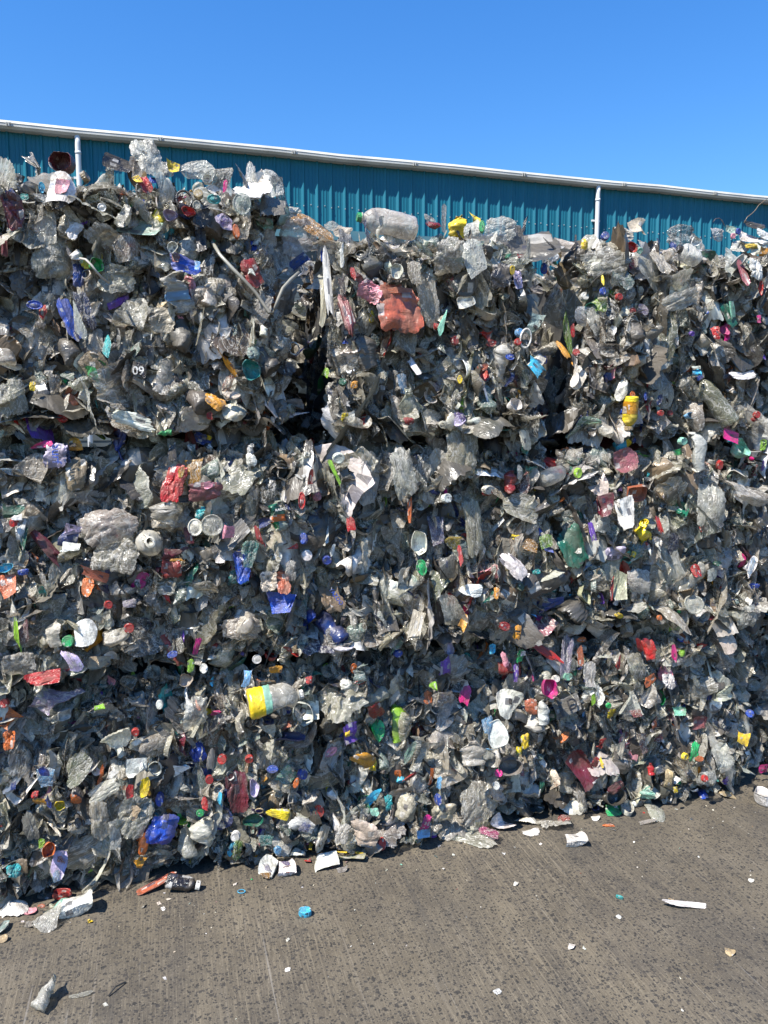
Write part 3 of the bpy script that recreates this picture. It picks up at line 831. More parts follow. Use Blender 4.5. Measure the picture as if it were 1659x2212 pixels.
def local_patch(parent, kind, cname, off, w, h, name, rot=0.0, nz=1.0):
    """a coloured region riding on a thing, in metres in the thing's own axes"""
    me = variant(kind); e = ptp(me); sc = parent.matrix_basis.to_scale()
    m = Matrix.Translation((off[0]/sc[0], off[1]/sc[1], off[2]/sc[2])) @ Matrix.Diagonal((1/sc[0], 1/sc[1], 1/sc[2], 1)) @ Matrix.Rotation(rot, 4, 'Z') @ Matrix.Diagonal((w/max(e[0], .4), h/max(e[1], .4), nz*min(w, h)*0.6, 1))
    return add(name, me, parent, finish(kind, cname), jit(C[cname], 0.05), m)

def band(ob, cname, y0, y1, name='wrap_label'):
    src = ob.data; nv = len(src.vertices)
    co = np.empty(nv*3, np.float32); src.vertices.foreach_get('co', co); co = co.reshape(-1, 3)
    no = np.empty(nv*3, np.float32); src.vertex_normals.foreach_get('vector', no); no = no.reshape(-1, 3)
    seg = 22; rows = nv//seg
    q = co + no*0.006
    if (co*no)[:, [0, 2]].sum() < 0: q = co - no*0.006
    ym = co[:, 1].reshape(rows, seg).mean(1)
    keep = [i for i in range(rows-1) if ym[i] >= y0-0.02 and ym[i+1] <= y1+0.02 and 0.0005 < ym[i+1] - ym[i] < 0.2]
    keep = [i for i in keep if i-1 in keep or i == keep[0]] if keep else [5]
    keep = [i for n_, i in enumerate(keep) if i == keep[0]+n_]
    f = [(i*seg+j, i*seg+(j+1) % seg, (i+1)*seg+(j+1) % seg, (i+1)*seg+j) for i in keep for j in range(seg)]
    me = mesh_np(name, q, np.array(f), (), smooth=True); me.materials.append(None)
    return add(name, me, ob, M_SOLID, C[cname])

def wall_item(t, x, y, w, h, roll, kind, cname, label=None, out=0.035, tilt=None, cap=None, extra=None, group=None):
    px, py = tile_px(t, x, y)
    s, z, d = on_wall(px, py, 0.0)
    for _ in range(2):
        o_ = surf_out(s, z) + out; s, z, d = on_wall(px, py, o_)
    k = K*0.92167*d/FPX
    w *= k; h *= k
    SPOTS.append((s, z, 0.5*max(min(w, h), 0.55*max(w, h)), o_))
    tl = rng.normal(0, 0.22, 2) if tilt is None else tilt
    nrm_w = N + U*(0.0+tl[0]) + Z*(0.12+tl[1])
    if label is None:
        PEND.append((s, z, o_, nrm_w, R(roll), w, h, kind, cname)); return None
    ob = make_piece(KINDNAME[kind], kind, cname, wall_pt(s, o_, z), nrm_w, R(roll), w, h, cap=bool(cap))
    tag(ob, label, CATS[kind], group)
    if cap and kind in ('bottle', 'jug'):
        me = T['cap'][0]; sc = ob.matrix_basis.to_scale(); cr = max(0.032, 0.30*w)
        m = Matrix.Translation((0, 0.475, 0)) @ Matrix.Diagonal((1/sc[0], 1/sc[1], 1/sc[2], 1)) @ Matrix.Rotation(R(-90), 4, 'X') @ Matrix.Diagonal((cr, cr, cr, 1))
        add('bottle_cap', me, ob, M_SOLID, C[cap], m)
    if extra:
        for (kd, cn, ox, oy, ww, hh) in extra:
            if kind == 'bottle': band(ob, cn, oy-hh/2, oy+hh/2); continue
            local_patch(ob, kd, cn, (ox*w, oy*h, 0.012), ww*w, hh*h, 'printed_label')
    return ob

W = wall_item
# --- top left
W(1,275,240,100,85,170,'tub','maroon','maroon plastic tub lying on the top left bale beside the downpipe',-.02)
W(1,270,355,180,115,85,'bag','white','dirty white sack with faded pink print near the top left corner',extra=[('board','pink',0,0,.5,.5)],tilt=(0,.5))
W(1,180,350,26,50,0,'lid','cyan','small bright blue lid beside the dirty white sack')
W(1,510,245,75,130,75,'board','black','black bent tray arching over the top edge of the top left bale',-.03)
W(1,640,225,120,190,25,'bag','pale','pale plastic bag forming the highest peak of the pile',-.01)
W(1,690,255,80,150,50,'film','pale',None,-.03); W(1,590,250,70,130,-20,'film','film',None,-.02)
W(1,665,310,50,40,20,'wrapper','blue','blue printed wrapper scrap just below the highest pale bag',.06)
W(1,625,335,55,75,30,'wrapper','red','red and yellow wrapper hanging under the highest pale bag',.05,extra=[('carton','yellow',-.4,.3,.6,.5)])
W(1,750,258,62,58,0,'wrapper','yellow','crumpled yellow bag on the top edge right of the highest peak',.0)
W(1,855,280,150,90,10,'film','pale',None,-.02); W(1,940,290,130,100,-20,'film','film',None,-.02)
W(1,898,322,44,46,15,'cup','white','small white pot with black print in the top left bale',.06,extra=[('carton','black',0,0,.35,.3)])
W(1,857,378,42,42,0,'cap','tan','tan screw cap in the top left bale above the red cup',.06)
W(1,795,402,75,85,0,'ring','black','black plastic ring handle in the top left bale',.06)
W(1,818,455,62,42,0,'cup','red','red plastic cup below the black ring handle',.06)
W(1,880,480,80,110,-20,'board','black','black boot shaped plastic piece in the top left bale',.05); W(1,868,570,45,130,5,'board','black',None,.04)
W(1,925,400,60,40,0,'lid','teal',None,.05); W(1,740,470,60,50,0,'cup','lilac',None,.05); W(1,850,425,35,38,0,'cap','pale',None,.07)
W(1,1045,422,80,98,0,'lid','aqua','round translucent green lid in the top left bale',.06)
W(1,965,495,80,75,0,'wrapper','lilac','pale film with purple print beside the green lid',.06,extra=[('film','purple',0,-.1,.5,.5)])
W(1,1020,540,28,62,10,'cap','orange','orange tube end in the top left bale',.07)
W(1,972,345,18,60,-10,'strip','magenta',None,.06)
W(1,1180,440,110,150,-10,'board','grey','silver grey folded sheet at the top right corner of the top left bale',.05,tilt=(.1,.6))
W(1,1080,300,45,150,-15,'film','pale','pointed pale film spike standing on the top left bale',-.05)
W(1,1175,330,140,95,-70,'film','pale','fan of pale film leaning right off the top left bale',-.02); W(1,1215,390,70,180,20,'film','grey',None,.0); W(1,1130,330,70,120,30,'film','film',None,-.03)
W(1,1290,565,175,160,20,'bag','clear','large clear puffed bag at the upper end of the gap between the first two stacks',.06)
W(1,1355,525,70,210,52,'film','amber','long amber film draped over the top beside the large clear puffed bag',.07)
W(1,60,450,85,160,10,'wrapper','maroon','dark maroon crumpled sheet at the left edge below the sack')
W(1,40,380,50,60,10,'wrapper','navy',None); W(1,105,390,40,30,0,'lid','teal',None)
W(1,345,730,60,110,-5,'bag','navy','navy blue bag strip in the middle of the top left bale'); W(1,300,920,60,200,20,'bag','blue','long blue and white bag running down the top left bale',extra=[('film','white',.5,-.1,.8,.9)])
W(1,370,880,60,180,15,'film','navy',None,.03)
W(1,412,690,60,60,0,'cup','green','glossy green bottle shoulder in the top left bale',.05,); W(1,372,680,42,42,0,'lid','yellow',None,.05); W(1,425,645,35,45,0,'lid','yellow',None,.02)
W(1,335,650,55,60,20,'jug','pale','white pump nozzle head left of the glossy green shoulder',.06)
W(1,800,680,80,140,80,'wrapper','blue','blue and orange printed packet in the top left bale',.06,extra=[('film','orange',.15,.3,.6,.25),('carton','sky',-.1,-.35,.6,.2)],tilt=(0,.3))
W(1,745,612,50,44,80,'cup','white',None,.06)
W(1,1088,720,75,130,20,'wrapper','darkred','dark pink soft drink label in the top left bale',.05,extra=[('carton','white',0,0,.4,.3)])
W(1,780,800,130,190,10,'bottle','clear','clear flattened bottle with small pale blue label in the top left bale',.05,extra=[('carton','sky',-.25,-.1,.3,.2)])
W(1,150,857,66,38,0,'lid','blue','blue screw lid near the left edge of the top left bale',.05); W(1,185,885,30,70,-20,'strip','red',None,.03)
W(1,1140,965,36,62,-5,'bottle','white','white roll on bottle at the bottom of the top left bale',.05)
W(1,690,885,110,50,80,'carton','tan','tan card edge poking out of the top left bale'); W(1,1290,670,95,55,40,'board','navy','navy blue flap beside the gap between the first two stacks',.04)
W(1,1320,700,30,50,0,'cap','amber',None,.03); W(1,1335,680,24,40,0,'cap','darkgreen',None,.05)
W(1,1415,760,36,330,3,'strip','pale','tall off white tube standing at the left corner of the second top bale',.06,tilt=(0,0)); W(1,1395,840,34,230,-2,'strip','beige',None,.05,tilt=(0,0)); W(1,1478,640,30,110,-8,'strip','pale',None,.06)
W(1,1500,900,60,220,6,'wrapper','mauve','long dark red wrapper hanging near the left corner of the second top bale',.05); W(1,1480,790,30,120,10,'film','maroon',None,.04)
W(1,1525,722,24,62,5,'strip','red','small red strip at the left side of the second top bale',.06); W(1,1392,640,20,70,8,'strip','blue',None,.06)
W(1,500,745,170,130,0,'bag','film',None,.03); W(1,560,900,170,160,10,'bag','film','big clear crinkled bag in the middle of the top left bale',.05,tilt=(0,.2)); W(1,450,565,160,110,-30,'bag','film',None,.05); W(1,550,610,120,130,0,'bag','film',None,.04)
W(1,225,650,170,190,0,'bag','film',None,.03); W(1,320,530,100,60,60,'wrapper','white','torn white wrapper roll in the upper left bale',.06,tilt=(0,.4)); W(1,440,435,36,36,0,'lid','white',None,.05); W(1,1600,800,110,90,-30,'wrapper','pink','pink edged pale sheet above the terracotta pot',.04)
W(1,520,470,80,150,0,'bottle','clear',None,.05); W(1,20,600,40,90,0,'wrapper','mauve',None); W(1,700,920,120,110,0,'wrapper','film',None); W(1,460,1035,34,110,0,'strip','teal',None)
W(1,1095,1060,60,60,0,'wrapper','aqua',None); W(1,1270,1045,50,60,20,'ring','pale',None,.05)
W(1,1235,640,120,190,10,'bag','film',None,-.02); W(1,1225,820,110,150,-10,'bag','grey',None,-.03); W(1,1325,640,70,190,-8,'film','film',None,-.02); W(1,1340,800,60,170,5,'bag','film',None,-.03); W(1,1250,480,110,110,0,'film','pale',None,-.03); W(1,1400,620,60,90,0,'bag','clear',None,.0)
# bottle with green cap on top of the second stack
W(1,1672,500,116,262,84,'bottle','clear','clear bottle with bright green cap lying on top of the second stack',.035,cap='green',tilt=(0,0))
W(1,1480,535,60,100,-50,'wrapper','beige','cream torn wrapper left of the green capped bottle',-.01); W(1,1440,520,80,60,0,'film','pale',None,-.03)
# --- top right
W(2,370,255,110,90,0,'bag','pale',None,-.01); W(2,395,205,46,74,10,'wrapper','yellow','yellow torn wrapper sticking up from the second stack',-.02); W(2,325,245,85,100,10,'bottle','yellow','yellow tinted bottle under the yellow torn wrapper',.04)
W(2,423,243,26,52,0,'cap','green','green cap on edge on top of the second stack',.05); W(2,215,235,70,45,0,'wrapper','darkred',None,.05)
W(2,258,205,22,120,0,'film','pale',None,-.01); W(2,200,215,80,50,0,'film','pale',None,-.01)
W(2,500,250,150,110,0,'bag','pale','clear puffed bag on the right end of the second stack',.03); W(2,608,232,20,95,-25,'strip','black','black strap end standing up at the right end of the second stack',-.05)
W(2,570,300,90,130,15,'board','grey','grey folded board at the top right corner of the second stack',.02); W(2,625,350,30,110,10,'film','pale',None,.0)
W(2,590,370,40,20,0,'board','darkred',None,.03)
W(2,955,283,36,36,0,'cap','blue','blue screw cap on top of the third stack',.06,tilt=(-.2,.1)); W(2,985,320,110,90,-40,'bottle','clear',None,.02)
W(2,868,318,36,46,-20,'wrapper','yellow','yellow net scrap left of the blue screw cap on top',.06)
W(2,1065,335,52,48,0,'cup','red','orange red cup on top of the third stack',.06); W(2,1105,345,26,26,0,'cap','mint',None,.06)
W(2,692,422,32,56,-10,'lid','blue','big blue cap in the dip between the second and third stacks',.04)
W(2,575,470,50,95,0,'wrapper','lilac','silver and blue foil wrapper near the dip between stacks',.03,extra=[('film','blue',0,0,.5,.5)])
W(2,505,450,95,120,0,'bag','black','shiny black bag near the right corner of the second top bale',.04); W(2,553,430,24,40,0,'cap','yellow',None,.05)
W(2,350,490,110,110,0,'lid','dark','round black disc in the second top bale',.04)
W(2,1315,358,85,100,70,'bottle','pale','pale bottle with black cap on top of the third stack',.06,cap='black',tilt=(0,0))
W(2,1380,380,110,70,0,'wrapper','darkgreen','shattered dark green plastic under the black capped bottle',.04); W(2,1250,325,30,40,10,'lid','navy',None,.06); W(2,1345,305,50,40,0,'cup','white',None,.05)
W(2,1100,245,120,85,15,'wrapper','beige','beige crumpled sheet forming the peak of the third stack',-.02,tilt=(0,.5)); W(2,1040,275,110,70,0,'wrapper','beige',None,.0)
W(2,1285,280,150,95,5,'film','grey','grey film arching over the top of the third stack',.0); W(2,1440,275,80,60,0,'film','pale',None,-.02)
W(2,780,325,110,50,-10,'wrapper','beige',None,.0); W(2,725,325,12,110,55,'strip','black',None,.05); W(2,820,330,16,60,-45,'strip','black',None,.03)
W(2,1552,440,44,140,5,'wrapper','mauve','maroon ribbon of plastic at the left edge of the far right stack',.05); W(2,1625,510,22,66,-4,'cup','red','tall red cap in the upper far right stack',.06)
W(2,1605,425,95,95,0,'pouch','pale','pale square pouch in the upper far right stack',.05)
for q in [(1580,290,120,60,'pale'),(1640,270,80,60,'white'),(1540,330,110,50,'pale'),(1620,330,100,60,'clear'),(1500,260,70,50,'aqua'),(1600,235,110,30,'dark'),(1640,305,60,40,'white')]:
    W(2,q[0],q[1],q[2],q[3],rng.uniform(-25,25),'wrapper',q[4],None,.02,tilt=(0,.5))
W(2,1640,350,50,40,0,'wrapper','amber','orange and yellow scrap at the right edge near the top',.06); W(2,1530,262,22,26,0,'cap','blue',None,.05); W(2,1508,282,20,24,0,'cap','pink',None,.05); W(2,1590,325,60,25,0,'wrapper','yellow',None,.05)
W(2,944,472,14,60,-10,'strip','yellow','yellow handle below the blue screw cap',.05); W(2,945,522,26,34,0,'cap','blue',None,.04); W(2,865,545,38,38,0,'cap','white','round white roll on ball in the third top bale',.06)
W(2,1015,545,34,30,0,'cap','red','red cap below the green tinted film in the third top bale',.05); W(2,1025,470,110,90,0,'film','aqua','green tinted film square in the third top bale',.05)
W(2,1490,620,60,120,25,'wrapper','darkgreen','green folded leaf shaped plastic in the third top bale',.05); W(2,1505,600,30,80,20,'flap' if False else 'board','mint',None,.06)
W(2,655,660,80,110,-15,'wrapper','aqua','aqua label with swirling black pattern right of centre near the top',.05,extra=[('carton','black',0,-.2,.25,.2),('carton','black',.2,.1,.15,.15)])
W(2,612,725,55,90,0,'ring','white','oval white bottle mouth with dark inside right of centre',.06); W(2,612,727,38,66,0,'lid','dark',None,.045)
W(2,578,740,30,30,0,'cap','red',None,.07); W(2,585,700,40,36,0,'cap','sky',None,.04); W(2,650,845,50,100,40,'wrapper','cyan','torn turquoise sheet above the dark gap between second and third stacks',.06)
W(2,695,818,26,34,0,'ring','blue','tiny blue ring beside the torn turquoise sheet',.07); W(2,545,805,45,28,0,'lid','blue',None,.04)
W(2,440,715,60,55,0,'wrapper','red','crumpled pinkish red wrapper in the second top bale',.06); W(2,465,745,50,30,0,'wrapper','darkred',None,.05); W(2,430,850,70,40,20,'wrapper','terracotta',None,.05)
W(2,305,735,34,40,0,'cap','darkred','small dark red dispenser cap in the second top bale',.06); W(2,250,655,28,120,-12,'strip','mint','mint green strip right of the terracotta pot',.06); W(2,225,670,24,40,0,'cap','red',None,.04)
W(2,328,902,22,38,0,'cap','yellow','yellow flip cap low in the second top bale',.06); W(2,790,700,36,190,12,'film','lime','green and clear sleeve above the gap right of centre',.05); W(2,830,785,30,30,0,'cap','red','red cap at the lower end of the green sleeve',.07)
W(2,775,770,34,100,20,'wrapper','amber','gold foil strip beside the green sleeve',.05); W(2,815,690,22,60,0,'strip','red',None,.04)
W(2,1110,690,120,170,5,'bottle','dark','large dark grey flattened bottle in the third top bale',.06,tilt=(0,.1)); W(2,1075,605,30,26,0,'lid','darkred',None,.05); W(2,1115,600,60,50,0,'film','lilac',None,.04)
W(2,1435,700,40,62,10,'wrapper','red','red foil scrunch in the third top bale',.06); W(2,1435,660,60,110,0,'film','clear',None,.03); W(2,1330,705,26,20,0,'cap','purple',None,.06)
W(2,1345,870,50,34,-5,'wrapper','cyan','bright blue label scrap with white top in the third top bale',.06,extra=[('carton','white',-.1,.5,1,.5)])
W(2,1550,885,150,50,8,'wrapper','white','white foam shard in the far right of the third top bale',.07,tilt=(0,.8)); W(2,840,890,60,110,-10,'wrapper','pale','pale torn flap above the dark gap right of centre',.06)
W(2,1430,990,82,250,32,'bottle','olive','clear olive bottle with blue cap slanting down at right',.07,cap='blue',tilt=(0,.15))
W(2,1062,1045,66,140,182,'bottle','yellow','drink bottle with orange label and yellow contents neck down',.07,cap='tan',extra=[('film','amber',0,-.15,.9,.35)])
W(2,125,840,32,110,22,'board','white','dirty white stick below the terracotta pot',.06,tilt=(0,.5)); W(2,80,920,50,90,0,'film','sky',None,.04); W(2,325,1080,60,50,0,'wrapper','lilac','purple frayed scrap at the foot of the second top bale',.06)
W(2,105,1080,50,40,20,'wrapper','darkred',None,.05); W(2,1075,965,36,26,20,'lid','orange',None,.06); W(2,560,1015,60,62,0,'cup','white','square white cup low in the second top bale',.06)
W(2,1030,945,110,50,70,'wrapper','pale',None,.06); W(2,900,900,40,140,0,'bag','black','black plastic flap hanging beside the dark gap right of centre',.02); W(2,1432,927,44,50,0,'ring','white','white ring beside the slanting olive bottle',.06)
W(2,1195,1047,28,26,0,'cap','red',None,.06); W(2,1235,1047,24,24,0,'cap','darkred',None,.06); W(2,1610,1055,30,30,0,'cap','red','red cap at the right edge near the slanting olive bottle',.07)
W(2,1320,1060,80,30,0,'tub','sky',None,.06); W(2,1190,990,24,50,-20,'lid','navy',None,.06); W(2,1130,975,16,36,0,'lid','blue',None,.06); W(2,1640,800,24,50,-20,'wrapper','purple',None,.06); W(2,1620,640,22,36,0,'wrapper','magenta',None,.06)
W(2,190,560,100,260,5,'bag','film','long grey crumpled bag right of the terracotta pot',.05,tilt=(0,0)); W(2,55,440,60,80,0,'tub','clear',None,.05); W(2,130,440,60,110,0,'bag','film',None,.05); W(2,90,740,110,150,10,'bag','film',None,.04)
W(2,280,370,130,170,0,'bag','clear',None,.06); W(2,390,380,110,180,10,'film','pale',None,.06); W(2,350,570,80,60,20,'tub','pale',None,.05); W(2,50,270,120,130,0,'bag','film',None,.03)
W(2,960,395,230,110,8,'film','film',None,.06); W(2,1190,390,80,150,10,'film','film',None,.05); W(2,1280,560,220,80,20,'film','film',None,.06)
# terracotta pot with its rim
pot = W(2,65,592,215,225,0,'pot','terracotta','flattened terracotta coloured plastic plant pot in the second top bale',.07,tilt=(0,.05))
local_patch(pot, 'strip', 'terracotta', (0, 0.055, 0.014), .10, .022, 'rim')
# --- middle left
W(3,600,35,64,75,-12,'board','black','black label with white number in the top left bale near the bottom',.06)
W(3,140,100,26,46,0,'wrapper','yellow','bright yellow fleck at the left edge of the top left bale',.06); W(3,270,240,42,34,0,'cap','red','red cap at the left above the seam between bales',.05)
W(3,925,165,110,60,-40,'wrapper','amber','orange and pink wrapper low in the top left bale',.06); W(3,905,230,26,36,0,'wrapper','red',None,.07); W(3,985,90,40,80,-20,'film','orange',None,.05)
W(3,1015,215,110,80,0,'wrapper','beige','cream crumpled wrapper low in the top left bale',.07,tilt=(0,.4)); W(3,1000,140,80,50,0,'wrapper','beige',None,.06)
W(3,1265,222,34,150,88,'board','pale','white foam tray edge jutting into the dark gap between first two stacks',-.01,tilt=(.0,.8)); W(3,1260,180,110,50,0,'wrapper','beige',None,-.03)
W(3,705,300,34,70,85,'bottle','green','small green bottle lying in the seam at left',.05); W(3,668,328,42,36,0,'cap','white',None,.05)
W(3,875,330,50,85,70,'wrapper','blue','blue packet lying in the seam of the left stack',.05,extra=[('carton','yellow',.3,-.3,.4,.3)])
surf = W(3,240,400,95,115,-5,'pouch','lilac','white and pink detergent packet with blue lettering at upper left of middle bale',.06,tilt=(0,.1)); W(3,180,352,100,30,10,'wrapper','magenta',None,.05); W(3,290,400,26,110,5,'film','blue',None,.05)
W(3,320,350,75,60,0,'wrapper','amber','black and yellow foil scrap beside the detergent packet',.05,extra=[('carton','black',0,-.1,.4,.3)])
W(3,750,520,95,180,-14,'wrapper','red','bright red bag in the middle left bale',.07,extra=[('film','yellow',.2,.3,.3,.3)],tilt=(0,.15)); W(3,745,380,40,90,5,'board','black',None,.06); W(3,830,470,90,130,0,'film','amber',None,.04)
W(3,890,558,150,95,0,'wrapper','mauve','dark red crinkled bag right of the bright red bag',.07); W(3,905,530,50,30,0,'board','pink',None,.085); W(3,805,585,70,34,0,'tub','black',None,.06)
W(3,1448,475,20,125,24,'strip','lime','lime green plastic pen at the corner of the second middle bale',.09,tilt=(0,0)); W(3,1462,412,52,46,10,'cap','white','white ribbed cap beside the lime green pen',.07)
radox = W(3,1212,660,78,140,5,'bottle','clear','clear wash bottle with dark and orange label in the middle left bale',.07,cap=None,tilt=(0,.05),extra=[('carton','darkgreen',0,.2,.7,.35),('film','orange',0,-.12,.7,.28),('film','green',0,-.3,.6,.2)])
W(3,1303,597,30,78,-3,'lid','red','flat red cap edge on at the right side of the middle left bale',.07); W(3,1340,520,24,130,-5,'strip','darkred',None,.05)
W(3,300,755,85,90,-15,'carton','navy','purple and navy carton in the middle left bale',.06,extra=[('carton','lilac',.1,.45,.8,.6)]); W(3,305,800,80,50,-5,'carton','pale',None,.07)
W(3,200,790,50,220,38,'wrapper','maroon','long maroon strip in the left of the middle left bale',.05); W(3,60,640,90,60,0,'wrapper','darkgreen','dark green and white bag at the left edge of the middle left bale',.05,extra=[('carton','white',.2,-.5,.5,.5)]); W(3,95,740,60,130,10,'wrapper','white',None,.05); W(3,60,690,40,40,0,'wrapper','red',None,.06); W(3,105,760,26,130,-15,'strip','darkgreen',None,.06)
W(3,470,700,250,170,20,'bag','film','large clear crinkled bag in the middle left bale',.06,tilt=(0,.25)); W(3,500,830,200,160,-10,'bag','film',None,.05); W(3,330,480,90,150,0,'wrapper','brown',None,.05)
W(3,917,703,96,96,0,'lid','clear','round clear yoghurt lid in the middle left bale',.09,tilt=(0,.1)); W(3,843,712,62,76,0,'lid','pale','smaller pale lid left of the round yoghurt lid',.08,tilt=(0,0)); W(3,880,645,80,50,15,'wrapper','teal','teal label above the two yoghurt lids',.06)
W(3,1000,760,75,200,-45,'board','grey','grey printed panel slanting in the middle left bale',.05,tilt=(0,.3)); W(3,988,730,52,64,0,'carton','pink','red and white printed square on the slanting grey panel',.08); W(3,815,740,40,90,10,'wrapper','maroon',None,.05)
W(3,1048,880,70,150,8,'pouch','blue','deep blue and teal pouch in the middle left bale',.08,tilt=(0,.1)); W(3,1085,830,50,130,-15,'film','teal',None,.07); W(3,1030,925,90,70,0,'film','teal',None,.06); W(3,1070,800,60,60,0,'film','mint',None,.06)
W(3,755,830,130,70,0,'wrapper','maroon','flat maroon wrapper in the centre of the middle left bale',.05); W(3,740,890,90,90,0,'wrapper','darkred',None,.04); W(3,765,853,70,16,0,'strip','amber',None,.07)
W(3,378,970,60,85,15,'wrapper','orange','orange wrapper in the lower part of the middle left bale',.07); W(3,400,912,45,150,65,'board','terracotta',None,.06); W(3,30,960,90,120,20,'wrapper','terracotta','rust brown wrapper at the left edge of the middle left bale',.05)
W(3,468,1046,36,36,0,'cap','red','round red cap low in the middle left bale',.08); W(3,1160,945,75,90,0,'wrapper','beige','fluffy cream wad in the right part of the middle left bale',.08); W(3,1220,945,66,130,5,'wrapper','terracotta','rust red dotted wrapper beside the cream wad',.07); W(3,1255,900,50,100,0,'film','pale',None,.08)
W(3,1215,1035,130,100,0,'wrapper','blue','dark blue bag at the lower right of the middle left bale',.07)
yaz = W(3,1430,1015,100,150,20,'wrapper','brown','brown milk drink wrapper with blue lettering at the bottom left of the second middle bale',.07,tilt=(0,.05))
W(3,1412,852,42,40,0,'cap','blue','blue cap near the corner of the second middle bale',.07); W(3,1435,810,20,60,-20,'strip','pale',None,.06); W(3,1325,833,46,50,0,'cap','white','white cap at the right side of the middle left bale',.07); W(3,1200,838,38,40,0,'cap','white',None,.06)
W(3,1312,760,34,50,0,'cap','blue',None,.07); W(3,1515,697,40,64,10,'wrapper','red','orange red scrap in the second middle bale left side',.07); W(3,25,887,60,40,0,'tub','cyan','bright blue tub at the left edge of the middle left bale',.05); W(3,100,905,46,30,0,'wrapper','blue',None,.05)
W(3,1260,800,60,26,20,'wrapper','red',None,.07); W(3,1140,690,60,40,20,'wrapper','navy',None,.06); W(3,1120,750,30,100,15,'strip','darkred',None,.05); W(3,620,520,90,220,5,'bottle','clear',None,.06); W(3,130,460,170,140,0,'bag','film',None,.05); W(3,1600,500,120,240,-5,'bag','clear',None,.05)
W(3,730,660,150,150,0,'bottle','clear',None,.05); W(3,50,150,130,170,10,'bag','film',None,.05); W(3,580,250,70,190,75,'wrapper','pale','silvery white packet lying on the seam of the left stack',.06); W(3,1085,420,50,60,0,'wrapper','white',None,.06)
W(3,1090,30,80,90,0,'tub','teal',None,.05); W(3,1405,45,34,50,0,'wrapper','lime',None,.05); W(3,1480,85,34,34,0,'cap','darkgreen',None,.04); W(3,1530,95,34,34,0,'wrapper','amber','orange scrap above the seam in the second top bale',.07); W(3,1490,240,90,70,0,'wrapper','pale',None,.06); W(3,1490,235,34,40,0,'wrapper','yellow',None,.08); W(3,50,470,100,34,-15,'film','sky',None,.05); W(3,560,1040,60,40,0,'film','lilac',None,.06)
# --- middle right
W(4,1035,165,45,90,-68,'bottle','cyan','yellow and turquoise bottle with blue cap in the seam of the third stack',.07,cap='blue',extra=[('film','yellow',0,.2,.9,.25)])
W(4,1045,237,130,110,5,'wrapper','mauve','mauve crinkled pouch at the top of the third middle bale',.08,tilt=(0,.1)); W(4,1500,133,80,60,-20,'carton','magenta','pink and white carton in the seam at right',.08); W(4,1535,190,65,90,30,'tub','mint','pale mint tub under the pink and white carton',.07)
W(4,838,292,34,44,0,'cap','lime','lime green cap between the second and third stacks',.07); W(4,808,285,26,40,0,'cap','darkgreen',None,.06); W(4,735,300,75,140,-70,'bottle','pale','pale bottle pointing right between second and third middle bales',.07,cap='grey'); 
W(4,545,330,60,105,0,'bottle','darkred','red tinted bottle in the second middle bale',.06); W(4,600,335,70,100,0,'film','mauve',None,.05); W(4,450,365,60,40,0,'cap','pale',None,.06); W(4,445,378,50,24,0,'ring','red',None,.065)
W(4,270,402,50,42,0,'cap','white','white ribbed cap in the second middle bale',.08); W(4,1088,372,95,75,0,'tub','terracotta','rust orange pot in the third middle bale',.05); W(4,960,430,80,100,10,'wrapper','maroon','dark maroon flap left of the pale oval pouch',.06)
W(4,80,290,110,230,12,'film','clear','long clear leaf shaped film in the second middle bale',.08,tilt=(0,.1)); W(4,1050,462,90,140,10,'pouch','pale','pale oval pouch in the third middle bale',.07,tilt=(0,.1)); W(4,1415,430,130,190,-8,'bag','clear','clear boxy bag in the right of the third middle bale',.08,tilt=(0,.1))
W(4,1565,375,110,230,55,'film','clear','wide frosted sheet jutting out at the right edge',.11,tilt=(.1,.5)); W(4,1450,258,26,42,0,'cap','red','red cap above the clear boxy bag',.08); W(4,1190,520,24,90,8,'strip','red','narrow red strip in the third middle bale',.06); W(4,1380,535,60,36,0,'wrapper','red','red and white wrapper under the clear boxy bag',.07)
W(4,565,568,44,24,-10,'wrapper','yellow','small yellow tag in the right of the second middle bale',.08); W(4,632,605,70,70,0,'film','amber',None,.06); W(4,900,545,36,90,0,'wrapper','purple','purple wrapper in the left of the third middle bale',.07)
W(4,163,702,48,72,10,'lid','green','egg shaped green cap in the second middle bale',.09,tilt=(0,.1)); W(4,378,800,70,110,-75,'wrapper','white','bluish white torn sheet in the second middle bale',.09,tilt=(0,.4)); W(4,485,810,24,60,-20,'wrapper','amber','small golden corner beside the bluish white sheet',.09)
W(4,565,690,80,150,35,'bag','white','pinkish white bag in the lower right of the second middle bale',.08,tilt=(0,.3)); W(4,1020,775,85,140,-6,'pouch','olive','yellow green pouch with barcode lines in the third middle bale',.08,tilt=(0,.1)); W(4,985,790,20,110,-6,'strip','red',None,.085)
W(4,1440,683,34,24,0,'cap','darkgreen','dark green cap on its side in the lower right of the third middle bale',.08); W(4,1580,695,50,110,-25,'wrapper','white','white strip with light blue print at far right',.08,extra=[('film','sky',0,0,.4,.8)]); W(4,1335,862,96,84,0,'lid','clear','round clear lid in the lower part of the third middle bale',.09,tilt=(0,.3))
W(4,577,980,34,66,-8,'wrapper','amber','black and yellow striped cap in the lower seam right of centre',.08,extra=[('carton','black',0,.1,.7,.2)]); W(4,1265,957,34,85,-80,'wrapper','lime','lime green film scrap on the lower seam of the third stack',.08); W(4,1190,918,24,24,0,'cap','orange','small orange cap on the lower seam of the third stack',.08)
W(4,1015,908,46,22,-15,'cap','yellow','yellow cap edge on above the lower seam of the third stack',.08); W(4,820,610,120,190,20,'wrapper','darkgreen','dark blue green net bag between second and third middle bales',.03); W(4,765,775,80,60,0,'wrapper','white','white and dark red torn carton at the gap between bales',.07)
